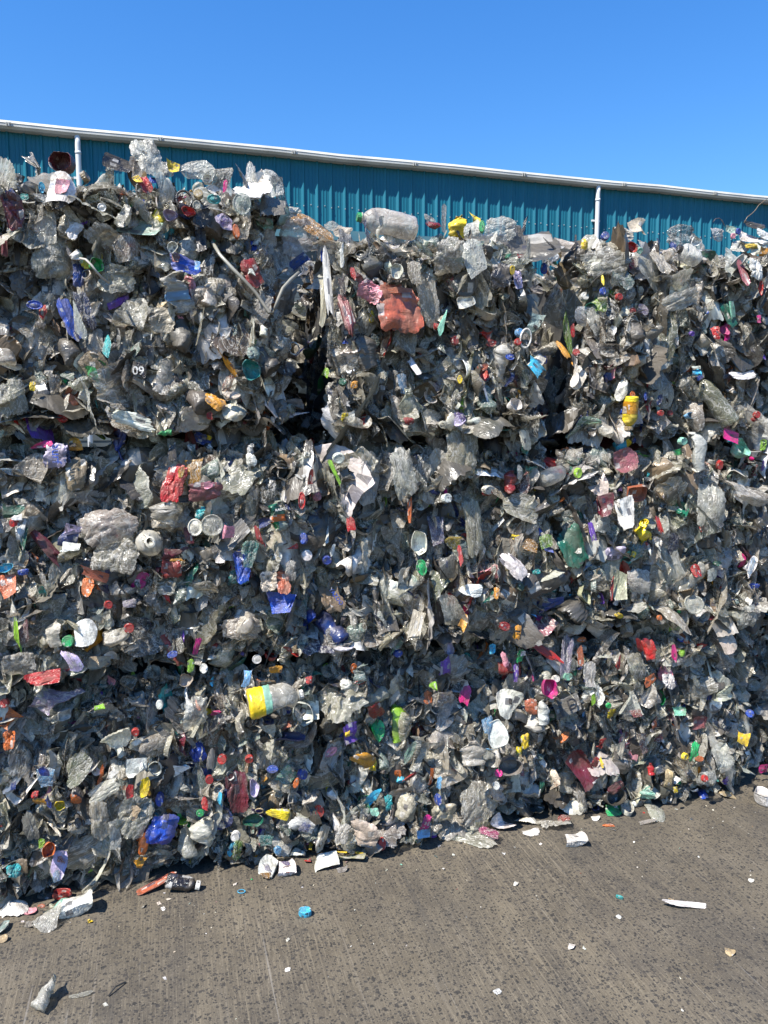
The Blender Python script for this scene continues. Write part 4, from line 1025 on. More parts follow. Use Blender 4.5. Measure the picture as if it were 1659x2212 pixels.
W(4,790,900,150,130,30,'bottle','dark','large dark bottle wedged low between second and third middle bales',.03); W(4,140,950,60,130,-15,'carton','beige',None,.07); W(4,520,955,50,40,-20,'cap','darkred',None,.06); W(4,340,940,40,90,-15,'wrapper','amber','orange strip near the lower edge of the second middle bale',.07)
W(4,1000,640,90,70,0,'wrapper','lilac',None,.06); W(4,1250,600,60,110,0,'film','navy',None,.05); W(4,1075,645,40,30,0,'wrapper','yellow','small mustard yellow wrapper in the third middle bale',.07); W(4,1350,715,40,60,20,'wrapper','red',None,.06); W(4,1420,730,60,60,0,'wrapper','white',None,.06); W(4,1100,760,110,110,0,'bag','clear',None,.07)
W(4,610,150,60,95,5,'bag','beige',None,.07); W(4,605,190,36,50,0,'cup','mint',None,.07); W(4,700,590,60,70,0,'film','lime',None,.05); W(4,660,720,36,24,0,'cap','teal',None,.08); W(4,590,785,30,34,0,'cap','darkgreen',None,.06); W(4,270,690,80,120,0,'board','dark',None,.06); W(4,330,650,22,100,0,'strip','red',None,.07); W(4,300,590,100,60,-20,'film','yellow',None,.06); W(4,230,540,80,140,0,'film','lilac',None,.05)
W(4,110,450,24,120,-3,'strip','orange',None,.06); W(4,90,590,34,80,0,'film','darkgreen',None,.06); W(4,330,60,60,60,0,'film','purple',None,.05); W(4,1640,260,24,50,0,'wrapper','purple',None,.06); W(4,1600,60,30,20,0,'cap','red',None,.06); W(4,1290,155,44,34,0,'cap','mint',None,.07); W(4,1640,170,34,50,0,'wrapper','lime',None,.06); W(4,1640,820,60,40,0,'wrapper','terracotta',None,.05); W(4,1600,780,60,24,0,'wrapper','blue',None,.05); W(4,150,600,70,110,0,'cup','pale',None,.07)
W(4,340,220,150,230,0,'bag','film',None,.04); W(4,390,530,80,260,8,'bag','film',None,.06); W(4,600,440,180,120,-10,'film','film',None,.05); W(4,300,900,110,200,20,'film','clear',None,.06); W(4,1340,210,80,200,0,'bottle','pale',None,.06); W(4,920,350,90,120,0,'bag','beige',None,.05); W(4,1580,910,100,110,0,'bag','pale',None,.06); W(4,720,860,120,60,10,'carton','navy',None,.06)
# --- bottom left
W(5,295,97,50,52,0,'cap','green','green screw cap at the left near the lower seam',.08,tilt=(-.2,0)); W(5,558,40,44,44,0,'cap','red','red screw cap on its side above the lower seam at left',.08); W(5,370,60,95,120,5,'wrapper','pale','crumpled white wrapper between the green and red screw caps',.08,tilt=(0,.2)); W(5,270,110,50,80,0,'bottle','pale',None,.06)
W(5,185,257,65,150,-82,'board','red','bright red plastic piece in the lower seam at left',.08,tilt=(0,.5)); W(5,430,190,95,60,0,'carton','tan','tan card with faded print in the lower seam at left',.07); W(5,825,203,34,58,-8,'wrapper','lime','lime yellow scrap right of the lower seam in the left stack',.08); W(5,1065,258,36,80,-15,'strip','sky','light blue strip near the big yellow labelled bottle',.08)
big = W(5,1190,350,132,235,-84,'bottle','clear','big clear bottle with white cap and yellow and teal label in the bottom left bale',.12,cap='white',tilt=(0,.1),extra=[('wrapper','yellow',0,-.36,1.0,.30),('carton','mint',0,-.16,1.0,.10)])
W(5,840,405,120,140,0,'bag','pale','frosted clear bag piece in the middle of the bottom left bale',.08); W(5,585,490,34,36,0,'cap','red',None,.07)
GR = 'red caps in the bottom left bale'
W(5,960,607,40,42,0,'cap','red','red cap left of the maroon pouch top in the bottom left bale',.07); W(5,1077,606,36,36,0,'cap','red','small red cap with pale rim right above the maroon pouch',.08); W(5,905,695,34,38,0,'cap','darkred',None,.06); W(5,1378,832,42,50,0,'cap','red','red cap low in the left end of the second bottom bale',.07)
W(5,625,728,42,95,-10,'wrapper','yellow','bright yellow sliver in the bottom left bale',.09); W(5,1025,750,95,190,5,'pouch','maroon','dark maroon pouch in the bottom left bale',.08,tilt=(0,.1)); W(5,1178,650,50,34,0,'cap','blue','bright blue lid above right of the maroon pouch',.08); W(5,1307,672,40,46,10,'cap','blue','blue cap with an orange neck at the end of the bottom left bale',.08); W(5,1280,710,24,44,-20,'cap','orange',None,.07)
W(5,1200,842,50,105,75,'wrapper','yellow','yellow film at the foot of the bottom left bale',.10); W(5,1305,890,70,120,60,'wrapper','white','blue and white wrapper hanging at the foot beside the yellow film',.10,extra=[('film','blue',0,-.1,.7,.4)]); W(5,1090,870,90,60,10,'cup','darkgreen','dark green tub low in the bottom left bale',.07); W(5,1120,830,40,30,0,'ring','tan',None,.09)
W(5,330,650,110,150,-45,'film','olive','olive film leaf in the bottom left bale',.09); W(5,445,745,75,145,-65,'bag','pale','pale leaf shaped bag in the bottom left bale',.09,tilt=(0,.3)); W(5,700,910,130,130,-20,'wrapper','blue','crumpled royal blue bag in the bottom left bale',.09)
W(5,325,780,50,70,0,'wrapper','orange','orange wrapper piece left of centre in the bottom left bale',.08); W(5,210,1000,54,60,0,'cup','orange','round orange cap at the foot of the bottom left bale',.09); W(5,620,975,50,110,-10,'wrapper','orange','orange crumpled strip at the foot of the bottom left bale',.09); W(5,600,1050,50,60,-30,'wrapper','amber',None,.09); W(5,258,802,44,44,0,'cup','yellow','yellow ribbed cup in the bottom left bale',.08)
W(5,1515,495,90,85,0,'wrapper','purple','purple and yellow wrapper in the second bottom bale',.09,extra=[('carton','yellow',-.3,.1,.3,.3)]); W(5,1570,610,70,160,55,'wrapper','amber','amber brown plastic tray below the purple wrapper',.08); W(5,1430,590,85,150,-25,'film','pale','white oval cup sleeve left of the amber tray',.09); W(5,1430,575,60,34,30,'lid','pink',None,.10)
W(5,1605,775,90,75,0,'wrapper','cyan','turquoise crumpled bag low in the second bottom bale',.08); W(5,1618,835,40,36,0,'wrapper','mint',None,.08); W(5,255,1065,75,125,5,'wrapper','lilac','bag with red and blue scribble print at the foot of the bottom left bale',.10,extra=[('film','sky',-.2,-.3,.4,.4),('film','red',.15,.2,.4,.3)])
W(5,1018,940,40,46,0,'cap','white','white disc cap at the foot of the bottom left bale',.09); W(5,40,525,50,85,0,'wrapper','orange','rust orange leaf at the left edge of the bottom left bale',.07); W(5,580,850,150,190,-30,'bag','film','clear square bag with cream contents in the bottom left bale',.10,tilt=(0,.15),extra=[('wrapper','tan',-.1,.05,.4,.35)])
W(5,1580,925,130,130,0,'wrapper','beige','beige crumpled paper at the foot of the second bottom bale',.09); W(5,1650,972,34,52,0,'cap','red','red cap standing at the foot of the second bottom bale',.09); W(5,500,520,130,90,0,'film','pale',None,.08); W(5,245,355,230,130,-10,'bag','lilac','large lilac tinted film in the lower seam of the left stack',.09,tilt=(0,.4)); W(5,275,410,60,50,0,'tub','white',None,.09)
W(5,95,55,60,110,0,'film','mauve',None,.07); W(5,75,70,30,160,0,'strip','lime',None,.08); W(5,245,60,80,120,10,'bottle','pale',None,.07); W(5,500,70,120,90,20,'bottle','clear',None,.07); W(5,600,80,160,200,30,'film','grey',None,.05); W(5,1040,40,170,100,0,'bag','film',None,.05); W(5,80,200,140,110,0,'bag','film',None,.06); W(5,310,180,60,120,30,'wrapper','lilac',None,.08)
W(5,1110,175,40,40,0,'lid','white',None,.07); W(5,880,215,34,44,0,'cap','white',None,.07); W(5,1215,155,34,44,-80,'bottle','white',None,.07); W(5,800,265,60,60,0,'cup','beige',None,.07); W(5,1160,280,80,34,0,'tub','brown',None,.07); W(5,1150,475,90,60,0,'wrapper','beige',None,.08); W(5,430,380,50,28,0,'wrapper','lime',None,.07); W(5,690,370,30,44,0,'cap','pale',None,.06)
W(5,1190,220,60,40,0,'wrapper','amber',None,.06); W(5,1530,215,30,50,0,'lid','orange',None,.07); W(5,1580,235,80,90,10,'bottle','aqua',None,.08); W(5,1555,275,50,20,0,'ring','red',None,.08); W(5,1500,285,60,50,0,'wrapper','pale',None,.07); W(5,1335,265,30,36,0,'wrapper','red',None,.07); W(5,1625,400,70,100,30,'wrapper','darkred','dark red crumpled bottle in the second bottom bale',.07); W(5,850,120,34,80,-20,'strip','magenta',None,.07); W(5,745,155,46,30,15,'cap','blue',None,.06)
W(5,1240,130,60,20,-30,'strip','darkred',None,.07); W(5,20,365,36,40,0,'cap','darkred',None,.06); W(5,190,660,46,60,0,'strip','blue',None,.08); W(5,200,690,80,90,0,'film','sky',None,.06); W(5,170,790,60,34,-20,'wrapper','amber',None,.08); W(5,150,760,30,30,0,'wrapper','red',None,.08); W(5,60,720,26,44,0,'wrapper','navy',None,.07); W(5,210,790,30,60,0,'strip','blue',None,.08); W(5,560,745,36,60,0,'wrapper','red',None,.07); W(5,590,640,90,80,0,'carton','pale',None,.07)
W(5,910,610,36,110,-5,'strip','beige',None,.08); W(5,690,780,34,60,0,'cap','blue',None,.06); W(5,885,800,30,60,0,'strip','red',None,.07); W(5,865,840,34,30,0,'cap','green',None,.07); W(5,950,780,24,60,-10,'strip','cyan',None,.08); W(5,1240,680,100,70,30,'film','mint',None,.06); W(5,1095,730,44,80,0,'cup','lilac',None,.08); W(5,995,675,34,40,0,'cup','white',None,.07)
W(5,60,1090,60,60,0,'wrapper','teal',None,.07); W(5,95,1070,50,70,0,'wrapper','brown',None,.06); W(5,180,970,26,40,0,'wrapper','lime',None,.07); W(5,620,920,30,60,0,'strip','magenta',None,.08); W(5,640,750,26,40,0,'wrapper','amber',None,.05); W(5,1150,960,70,50,0,'film','teal',None,.06); W(5,1025,1000,40,100,-10,'film','lime',None,.08); W(5,1200,1000,34,34,0,'cap','sky',None,.07); W(5,1230,900,50,80,0,'film','darkgreen',None,.06)
W(5,1390,950,50,130,-20,'bag','beige',None,.09); W(5,1480,930,60,90,-20,'bag','pale',None,.09); W(5,430,870,80,200,0,'bag','film','long dusty bag hanging down the face of the bottom left bale',.08); W(5,490,930,60,130,10,'film','pale',None,.09); W(5,130,900,60,150,10,'bag','grey',None,.07); W(5,880,930,110,130,0,'bottle','pale',None,.07); W(5,800,960,90,140,0,'bottle','clear',None,.07); W(5,520,830,60,90,0,'film','film',None,.06)
# --- bottom right
W(6,712,308,68,88,5,'cup','magenta','shiny magenta pink knob in the second bottom bale',.11,tilt=(0,.1)); W(6,690,140,40,210,48,'strip','red','long red strip below the lower seam of the second stack',.09); W(6,660,100,40,60,0,'wrapper','darkred',None,.07)
dpan = W(6,790,378,80,140,-75,'board','grey','grey panel with a large black letter near the bottom right of the second stack',.11,tilt=(0,.2))
W(6,487,497,95,115,15,'tray','white','square white tray in the second bottom bale',.10,tilt=(0,.2)); W(6,450,460,60,80,0,'film','sky',None,.11); W(6,540,370,120,130,-12,'pouch','pale','white crushed pouch with a black mark in the second bottom bale',.10,tilt=(0,.15),extra=[('carton','black',0,.1,.15,.2)])
W(6,690,400,60,110,0,'jug','white','white jug neck below the magenta knob',.10); W(6,650,450,95,75,0,'jug','white',None,.09); W(6,635,382,60,75,0,'wrapper','terracotta','amber brown scrap left of the white jug',.09); W(6,770,520,52,78,-70,'wrapper','orange','orange and grey label packet in the second bottom bale',.11,extra=[('carton','grey',0,-.4,.9,.3)])
W(6,855,655,100,185,30,'wrapper','maroon','large dark maroon bag near the foot between second and third bottom bales',.09,tilt=(0,.15)); W(6,1000,735,60,85,-60,'wrapper','maroon','smaller maroon flap at the foot of the third bottom bale',.08); W(6,1150,266,46,92,-80,'wrapper','orange','orange red ribbed lid in the third bottom bale',.10)
W(6,1145,130,60,100,10,'wrapper','red','red wrapper near the top of the third bottom bale',.09); W(6,1105,120,30,90,20,'strip','darkred',None,.08); W(6,350,330,48,90,-15,'strip','magenta','magenta bottle shoulder in the second bottom bale',.07); W(6,1252,150,26,80,0,'strip','magenta','magenta strip near the top right of the third bottom bale',.08); W(6,1290,148,34,30,0,'wrapper','lime',None,.08)
W(6,1550,512,60,66,-30,'carton','yellow','bright yellow tag at the right edge of the third bottom bale',.12,tilt=(0,.3)); W(6,1340,575,50,90,-15,'wrapper','green','green torn plastic in the right of the third bottom bale',.09); W(6,375,590,130,130,0,'bottle','clear','dusty clear round bottle in the second bottom bale',.10,tilt=(0,.2)); W(6,150,575,130,180,-35,'bag','clear','pale clear sheet with a green corner low in the second bottom bale',.09,extra=[('film','mint',-.45,-.1,.3,.6)])
W(6,1150,655,40,65,0,'bottle','red','red bottle end low in the third bottom bale',.09); W(6,612,530,46,70,0,'wrapper','yellow','yellow and dark red wrapper in the second bottom bale',.09); W(6,585,570,30,40,0,'wrapper','yellow',None,.08); W(6,1065,365,110,110,0,'bag','pale','white and red translucent bag in the third bottom bale',.10,extra=[('film','red',.1,-.4,.6,.3)])
W(6,590,160,44,62,0,'wrapper','green','green and white wrapper near the top of the second bottom bale',.09,extra=[('carton','white',0,.3,.6,.4)]); W(6,278,135,44,60,0,'cup','lilac',None,.08); W(6,262,200,50,90,0,'wrapper','purple','dark purple bag at the upper left of the second bottom bale',.07); W(6,238,710,24,55,-10,'wrapper','sky','light blue fish shaped scrap low in the second bottom bale',.09); W(6,234,782,26,50,0,'cap','blue','royal blue cap near the foot of the second bottom bale',.08)
W(6,487,745,70,80,0,'bottle','clear','clear bottle seen end on with white cap near the foot of the second bottom bale',.08); W(6,483,722,32,36,0,'cap','white',None,.13); W(6,495,668,34,34,0,'cap','magenta',None,.08); W(6,212,292,36,40,0,'wrapper','lime','lime green scrap at the upper left of the second bottom bale',.09); W(6,785,165,60,190,-12,'film','lilac','long lilac film sheet on the lower seam right of centre',.10,tilt=(0,.1)); W(6,790,250,50,34,0,'cap','mint',None,.09); W(6,742,260,36,32,0,'cap','white',None,.10)
W(6,1490,105,100,90,10,'wrapper','beige','cream crinkled foil with orange creases below the lower seam at right',.10,tilt=(0,.2)); W(6,700,80,130,60,-25,'tub','grey','grey ribbed tub crushed in the lower seam right of centre',.06); W(6,520,215,60,60,0,'wrapper','darkred',None,.08); W(6,570,235,26,80,-8,'wrapper','purple',None,.08); W(6,525,175,36,70,5,'wrapper','pink',None,.09); W(6,855,90,50,24,0,'lid','orange',None,.08); W(6,848,160,30,90,0,'strip','terracotta',None,.08)
W(6,470,130,40,44,0,'wrapper','cyan',None,.07); W(6,60,150,40,34,0,'cap','blue',None,.07); W(6,1010,190,26,70,0,'strip','darkred',None,.07); W(6,1360,450,70,70,0,'wrapper','mauve',None,.07); W(6,1275,400,60,40,0,'wrapper','mint',None,.07); W(6,980,410,40,60,0,'wrapper','yellow',None,.09); W(6,970,375,24,24,0,'cap','green',None,.09); W(6,905,350,20,60,0,'strip','lime',None,.08); W(6,940,540,50,50,0,'wrapper','red',None,.08); W(6,910,620,46,50,-20,'wrapper','darkred',None,.08); W(6,940,620,20,50,0,'strip','yellow',None,.09); W(6,1000,560,70,100,0,'wrapper','beige',None,.08)
W(6,1120,540,50,90,0,'film','mauve',None,.07); W(6,1300,595,34,30,0,'cap','yellow',None,.09); W(6,1360,605,40,24,0,'cap','orange',None,.08); W(6,1145,752,60,60,0,'bottle','mint',None,.08); W(6,1230,690,60,80,0,'wrapper','tan',None,.08); W(6,1460,600,120,110,10,'bag','pale','white clear bag at the lower right corner of the third bottom bale',.10); W(6,1400,690,90,70,0,'bag','pale',None,.09); W(6,1385,690,30,30,0,'cap','red',None,.10); W(6,1260,740,24,30,0,'wrapper','yellow',None,.09); W(6,1475,700,34,34,0,'wrapper','purple',None,.07); W(6,1580,410,34,34,0,'cap','blue',None,.08); W(6,1460,310,110,110,0,'bottle','clear',None,.08)
W(6,745,690,60,90,-10,'wrapper','beige',None,.09); W(6,745,705,34,50,-10,'wrapper','orange','orange label low in the second bottom bale',.10); W(6,680,730,44,60,0,'wrapper','darkgreen',None,.07); W(6,75,745,110,60,0,'bag','beige',None,.08); W(6,20,795,36,70,0,'wrapper','teal',None,.08); W(6,205,680,20,110,-5,'strip','orange',None,.09); W(6,60,670,30,40,0,'wrapper','orange',None,.07); W(6,110,685,90,24,10,'strip','darkred',None,.07); W(6,190,340,40,60,0,'wrapper','orange',None,.07); W(6,255,345,110,80,10,'bag','film',None,.08); W(6,180,880,50,70,-20,'wrapper','magenta','deep pink scrap at the foot of the second bottom bale',.08); W(6,170,930,60,40,0,'carton','sky',None,.09); W(6,590,650,30,60,0,'wrapper','mauve',None,.08); W(6,540,630,110,80,0,'tub','grey',None,.08); W(6,1640,650,50,44,0,'wrapper','magenta','pink and red scraps at the foot of the far right bale',.08)
W(6,400,800,180,180,10,'bag','film','wide dusty film skirt at the foot of the second bottom bale',.09); W(6,990,770,110,70,0,'tub','dark',None,.07); W(6,860,790,60,110,5,'film','film',None,.09); W(6,1030,620,110,100,-30,'bag','dark',None,.05); W(6,260,840,110,90,0,'bag','beige',None,.09); W(6,100,820,90,120,-20,'bag','beige',None,.09); W(6,1230,270,70,70,0,'bag','white',None,.08); W(6,890,240,60,110,0,'bag','pale',None,.08); W(6,1090,210,130,130,0,'bag','film',None,.07)
# long grey hose bent into a V at the top left bale
hp = []
for (x, y, oo) in [(918,585,.03),(950,640,.07),(1010,705,.10),(1060,755,.11),(1105,805,.11),(1140,855,.12),(1162,890,.13),(1176,893,.13),(1190,868,.13),(1205,825,.12),(1222,785,.11),(1255,748,.09),(1290,718,.04)]:
    px, py = tile_px(1, x, y); s, z, d = on_wall(px, py, oo); hp.append(wall_pt(s, oo, z))
b = MB(); b.tube(hp, 0.0056, 10); tag(b.build('hose', M_SOLID, None, True, (0.30, 0.29, 0.24)), 'long dull grey hose bent into a V in the top left bale', 'hose')
hp = []
for (x, y, oo) in [(345,655,.09),(370,660,.11),(395,685,.12),(415,712,.12),(440,738,.10),(470,760,.04)]:
    px, py = tile_px(1, x, y); s, z, d = on_wall(px, py, oo); hp.append(wall_pt(s, oo, z))
b = MB(); b.tube(hp, 0.0035, 8); tag(b.build('dip_tube', M_SOLID, None, True, C['pale']), 'thin white bent tube below the pump nozzle in the top left bale', 'tube')
# lettering
sixty = [o for o in bpy.data.objects if o.get('label', '').startswith('black label with white number')][0]
text_part(sixty, '60', 'white', 0.034, (0.0, 0.0, 0.016), R(190))
text_part(surf, 'Surf', 'blue', 0.062, (0.006, 0.0, 0.030), R(-85))
text_part(radox, 'RADOX', 'white', 0.040, (0.0, 0.018, 0.038), R(4))
text_part(yaz, 'YAZOO', 'blue', 0.070, (0.012, 0.0, 0.030), R(-75))
text_part(dpan, 'D', 'black', 0.040, (0.0, 0.018, 0.014), R(90)); text_part(dpan, 'I', 'black', 0.012, (-0.004, -0.034, 0.014), R(90))

# ------------------------------------------------------------------ the bales themselves
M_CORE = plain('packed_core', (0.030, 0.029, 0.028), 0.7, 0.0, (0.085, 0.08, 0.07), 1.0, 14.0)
PREP = {}
def spot_push(s, z, out, size):
    for (a, c, r, o) in SPOTS:
        d = math.hypot(s-a, z-c)
        if d < r*1.0 + size*0.50 and out + size*0.30 > o - 0.01: return o - size*0.35 - 0.03
    return out

def sample(w, h, top, rr=0.13):
    if not top: rr = 0.07
    """a point and outward direction on the rounded box; local x along the wall, y into it"""
    u_ = rng.random()
    ft, tp = (0.66, 0.17) if top else (0.80, 0.03)
    if u_ < ft:
        p = np.array([rng.uniform(-w/2, w/2), -BD/2, rng.uniform(0, h)])
    elif u_ < ft+tp:
        p = np.array([rng.uniform(-w/2, w/2), -BD/2 + BD*rng.random()**1.5, h])
    else:
        p = np.array([rng.choice([-w/2, w/2]), -BD/2 + 0.75*BD*rng.random()**1.8, rng.uniform(0, h)])
    lo = np.array([-w/2+rr, -BD/2+rr, 0.08]); hi = np.array([w/2-rr, BD/2-rr, h-0.08])
    q = np.clip(p, lo, hi); d = p-q; l = np.linalg.norm(d)
    d = d/l if l > 1e-6 else np.array([0, -1.0, 0]); dd = d*np.array([rr, rr, 0.08])
    if abs(d[0]) > 0.8 and top: q = q - d*0.05
    return q+dd, d

def piece_pose(w, h, zc, kind, row):
    n0 = None
    u_ = rng.random()
    return u_

def choose_normal(d, z, h, kind):
    u_ = rng.random()
    edge = min(z, h-z)
    if edge < 0.09 and u_ < 0.55: n = np.array([0, -0.35, 1.0]) + rng.normal(0, 0.30, 3)
    elif u_ < 0.55: n = d + rng.normal(0, 0.42, 3) + np.array([0, 0, 0.18])
    elif u_ < 0.85: n = np.array([rng.choice([-1, 1]), -0.55, 0.15]) + rng.normal(0, 0.35, 3)
    else: n = rng.normal(0, 1, 3)
    return n

for bi, (s0, s1, z0, z1, ob_, lab) in enumerate(BALES + [(a, b_, c_, d_, -1.08, l_) for a, b_, c_, d_, l_ in BACK]):
    w, h = s1-s0, z1-z0; row = 0 if z0 < 0.3 else (1 if z0 < 1.2 else 2); top = row == 2
    far = s0 > 1.86; back = ob_ < -0.5; top = top and not back
    base = wall_pt((s0+s1)/2, ob_ - BD/2, z0)
    be = empty('plastic_bale', base, TH); tag(be, lab, 'bale', 'stacked bales of crushed plastic waste')
    Mi = (Matrix.Translation(base) @ Matrix.Rotation(TH, 4, 'Z')).inverted()
    # packed heart of the bale
    n = 26
    me = bpy.data.meshes.new('packed_core')
    import bmesh
    bm = bmesh.new(); bmesh.ops.create_cube(bm, size=1.0); bmesh.ops.subdivide_edges(bm, edges=bm.edges, cuts=22, use_grid_fill=True)
    for v in bm.verts:
        p = np.array([v.co.x*w, v.co.y*BD, (v.co.z+0.5)*h]); rr = 0.12
        lo = np.array([-w/2+rr, -BD/2+rr, 0.02]); hi = np.array([w/2-rr, BD/2-rr, h-0.05]); q = np.clip(p, lo, hi); d = p-q
        l = np.linalg.norm(d)
        if l > 0: p = q + d/l*np.array([rr, rr, 0.05 if p[2] > 0.05 else 0.02])
        ss = (s0+s1)/2 + p[0]
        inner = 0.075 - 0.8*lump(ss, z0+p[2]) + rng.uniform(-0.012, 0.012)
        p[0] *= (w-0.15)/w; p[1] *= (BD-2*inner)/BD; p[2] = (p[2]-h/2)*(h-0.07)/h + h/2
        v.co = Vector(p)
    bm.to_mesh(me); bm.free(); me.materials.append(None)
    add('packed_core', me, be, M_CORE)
    def lump_y(x, z): return -lump((s0+s1)/2 + x, z0+z)
    # hand placed, unlabelled pieces
    for (s, z, o_, nw, roll, pw, ph_, kind, cn) in PEND:
        if back: break
        if not (s0-0.03 <= s < s1+0.05 and z0 <= z < z1 + (0.5 if top else 0.015)): continue
        if any(b2[0]-0.03 <= s < b2[1]+0.05 and b2[2] <= z < b2[3]+(0.5 if b2[2] > 1.2 else 0.015) for b2 in BALES[:bi]): continue
        loc = Mi @ wall_pt(s, o_, z); nl = Mi.to_3x3() @ nw
        make_piece({'cap': 'bottle_cap', 'bottle': 'crushed_bottle', 'lid': 'plastic_lid', 'ring': 'bottle_ring', 'tub': 'crushed_tub', 'tray': 'crushed_tub', 'cup': 'crushed_cup',
                    'strip': 'plastic_strip', 'board': 'plastic_panel', 'carton': 'carton_scrap', 'jug': 'crushed_bottle', 'pot': 'crushed_tub'}.get(kind, 'crumpled_wrapper' if kind != 'film' else 'film_scrap'),
                   kind, cn, loc, nl, roll, pw, ph_, be)
    # larger random pieces, each an object
    plan = [('large_film', 'bag', 26 if row else 16, (0.14, 0.25)), ('crumpled_film', 'bag', 110, (0.07, 0.19)), ('crushed_bottle', 'bottle', 60, (0.055, 0.10)), ('bent_panel', 'board', 34, (0.04, 0.11)),
            ('crushed_tub', 'tub', 26, (0.05, 0.10)), ('bottle_cap', 'cap', 18, (0.026, 0.034)), ('soft_film', 'film', 70, (0.05, 0.15)), ('curled_flake', 'curl', 98, (0.022, 0.055))]
    for nm, kind, cnt, (a, c) in plan:
        cnt = int(cnt*(w/1.0)*(h/0.75)); cnt = min(cnt, 98)
        if far: cnt = int(cnt*0.75)
        if back: cnt = cnt//5
        for _ in range(cnt):
            p, d = sample(w, h, top)
            sz = rng.uniform(a, c)*((0.8, 0.95, 1.0)[row] if kind != 'cap' else 1); asp = rng.uniform(1.0, 2.0)
            cn = pick({'cap': 0.35, 'bag': 0.015, 'film': 0.03}.get(kind, 0.06))
            if kind == 'bottle' and rng.random() < 0.6: cn = ['clear', 'film', 'aqua', 'pale'][rng.integers(4)]
            out = rng.uniform(-0.055, 0.022)
            if top and d[2] > 0.6: out = rng.uniform(-0.02, 0.03)
            front = d[1] < -0.6
            if front:
                mg = sz*0.42; p[2] = min(max(p[2], mg), h-mg); mx = mg*0.8+0.02 if top else mg*0.25; p[0] = min(max(p[0], -w/2+mx), w/2-mx)
                ss, zz = (s0+s1)/2+p[0], z0+p[2]
                o1 = ob_ + (-BD/2 - p[1]) + lump(ss, zz) + out
                o2 = spot_push(ss, zz, o1, sz); out += o2-o1
                if out < -0.16: out = -0.16
                p = p + np.array([0, lump_y(p[0], p[2]), 0])
            p = p + d*out
            n_ = choose_normal(d, p[2], h, kind)
            if kind in ('cap', 'tub'): n_ = d + rng.normal(0, 0.7, 3)
            if kind == 'bottle': n_ = d + rng.normal(0, 0.5, 3)
            roll = rng.normal(0, 0.6) if rng.random() < 0.75 else rng.uniform(-3.1, 3.1)
            if kind == 'cap': ww = hh = sz
            elif kind == 'bottle': ww, hh = sz, sz*rng.uniform(1.8, 2.6)
            elif kind == 'tub': ww, hh = sz, sz*rng.uniform(0.8, 1.4)
            elif kind == 'curl': ww, hh = sz, rng.uniform(0.07, 0.20)
            else: ww, hh = sz, sz*asp
            if row < 2 and h-p[2] < 0.08 and d[1] < -0.3: p = p + np.array([0, 0.03, 0])
            if p[2] < 0.03 and row == 0: p[2] = 0.03+rng.random()*0.03
            ob2 = make_piece(nm, kind, cn, p, n_, roll, ww, hh, be)
    # packed small debris as one mesh
    Vs, Fs, Cs, Ms = [], [], [], []; off = 0
    cnt = int(3300*(w/1.0)*(h/0.75)*(0.6 if far else 1.0)*(0.2 if back else 1.0))
    for _ in range(cnt):
        p, d = sample(w, h, top)
        u_ = rng.random()
        if u_ < 0.32: kk, sz = 'sheet', rng.uniform(0.025, 0.085)
        elif u_ < 0.76: kk, sz = 'curl', rng.uniform(0.05, 0.13)
        elif u_ < 0.84: kk, sz = 'flap', rng.uniform(0.02, 0.07)
        elif u_ < 0.91: kk, sz = 'bottle', rng.uniform(0.08, 0.15)
        elif u_ < 0.95: kk, sz = 'tub', rng.uniform(0.03, 0.07)
        elif u_ < 0.97: kk, sz = 'cap', rng.uniform(0.022, 0.032)
        elif u_ < 0.978: kk, sz = 'lid', rng.uniform(0.03, 0.06)
        else: kk, sz = 'sheet', rng.uniform(0.05, 0.10)
        tv, tf = LO[kk][rng.integers(len(LO[kk]))]
        cn = pick(0.05 if kk not in ('cap', 'lid') else 0.3)
        col = np.array(jit(C[cn], 0.40))
        out = rng.uniform(-0.075, 0.014)
        front = d[1] < -0.6
        if front:
            mg = sz*0.40; p[2] = min(max(p[2], mg), h-mg); mx = mg if top else mg*0.2; p[0] = min(max(p[0], -w/2+mx), w/2-mx)
            ss, zz = (s0+s1)/2+p[0], z0+p[2]
            o1 = ob_ + (-BD/2 - p[1]) + lump(ss, zz) + out
            o2 = spot_push(ss, zz, o1, sz*0.8); out += o2-o1
            out = max(out, -0.15)
            p = p + np.array([0, lump_y(p[0], p[2]), 0])
        p = p + d*out
        if row == 0: p[2] = max(p[2], 0.02)
        n_ = choose_normal(d, p[2], h, kk)
        if min(p[2], h-p[2]) < 0.06 and kk in ('sheet', 'bottle', 'curl'): sz *= 0.6
        roll = rng.normal(0, 0.6) if rng.random() < 0.7 else rng.uniform(-3.1, 3.1)
        asp = rng.uniform(1.0, 2.1)
        if kk == 'cap' or kk == 'lid': m = orient(p, n_, roll, sz, sz, sz)
        elif kk == 'curl': m = orient(p, n_, roll*0.7, sz*rng.uniform(.6, 1.1), sz, sz*rng.uniform(.6, 1.1))
        elif kk == 'bottle': m = orient(p, n_, roll, sz*rng.uniform(.7, 1.1), sz, sz*rng.uniform(.4, .9))
        else: m = orient(p, n_, roll, sz, sz*asp, sz*rng.uniform(0.7, 1.3))
        m = np.array(m)
        v = tv @ m[:3, :3].T + m[:3, 3]
        Vs.append(v); Fs.append(tf+off); off += len(v)
        Cs.append(np.tile(np.append(col, 1.0), (len(v), 1))); Ms.append(np.full(len(tf), 0 if (cn in SEE or cn in ('grey', 'brown', 'white') and rng.random() < 0.6) and kk not in ('cap',) else 1))
    me = mesh_np('small_debris', np.concatenate(Vs), np.concatenate(Fs), (S_FILM, S_SOLID), np.concatenate(Ms), False, np.concatenate(Cs))
    tag(add('small_debris', me, be), kind='stuff')

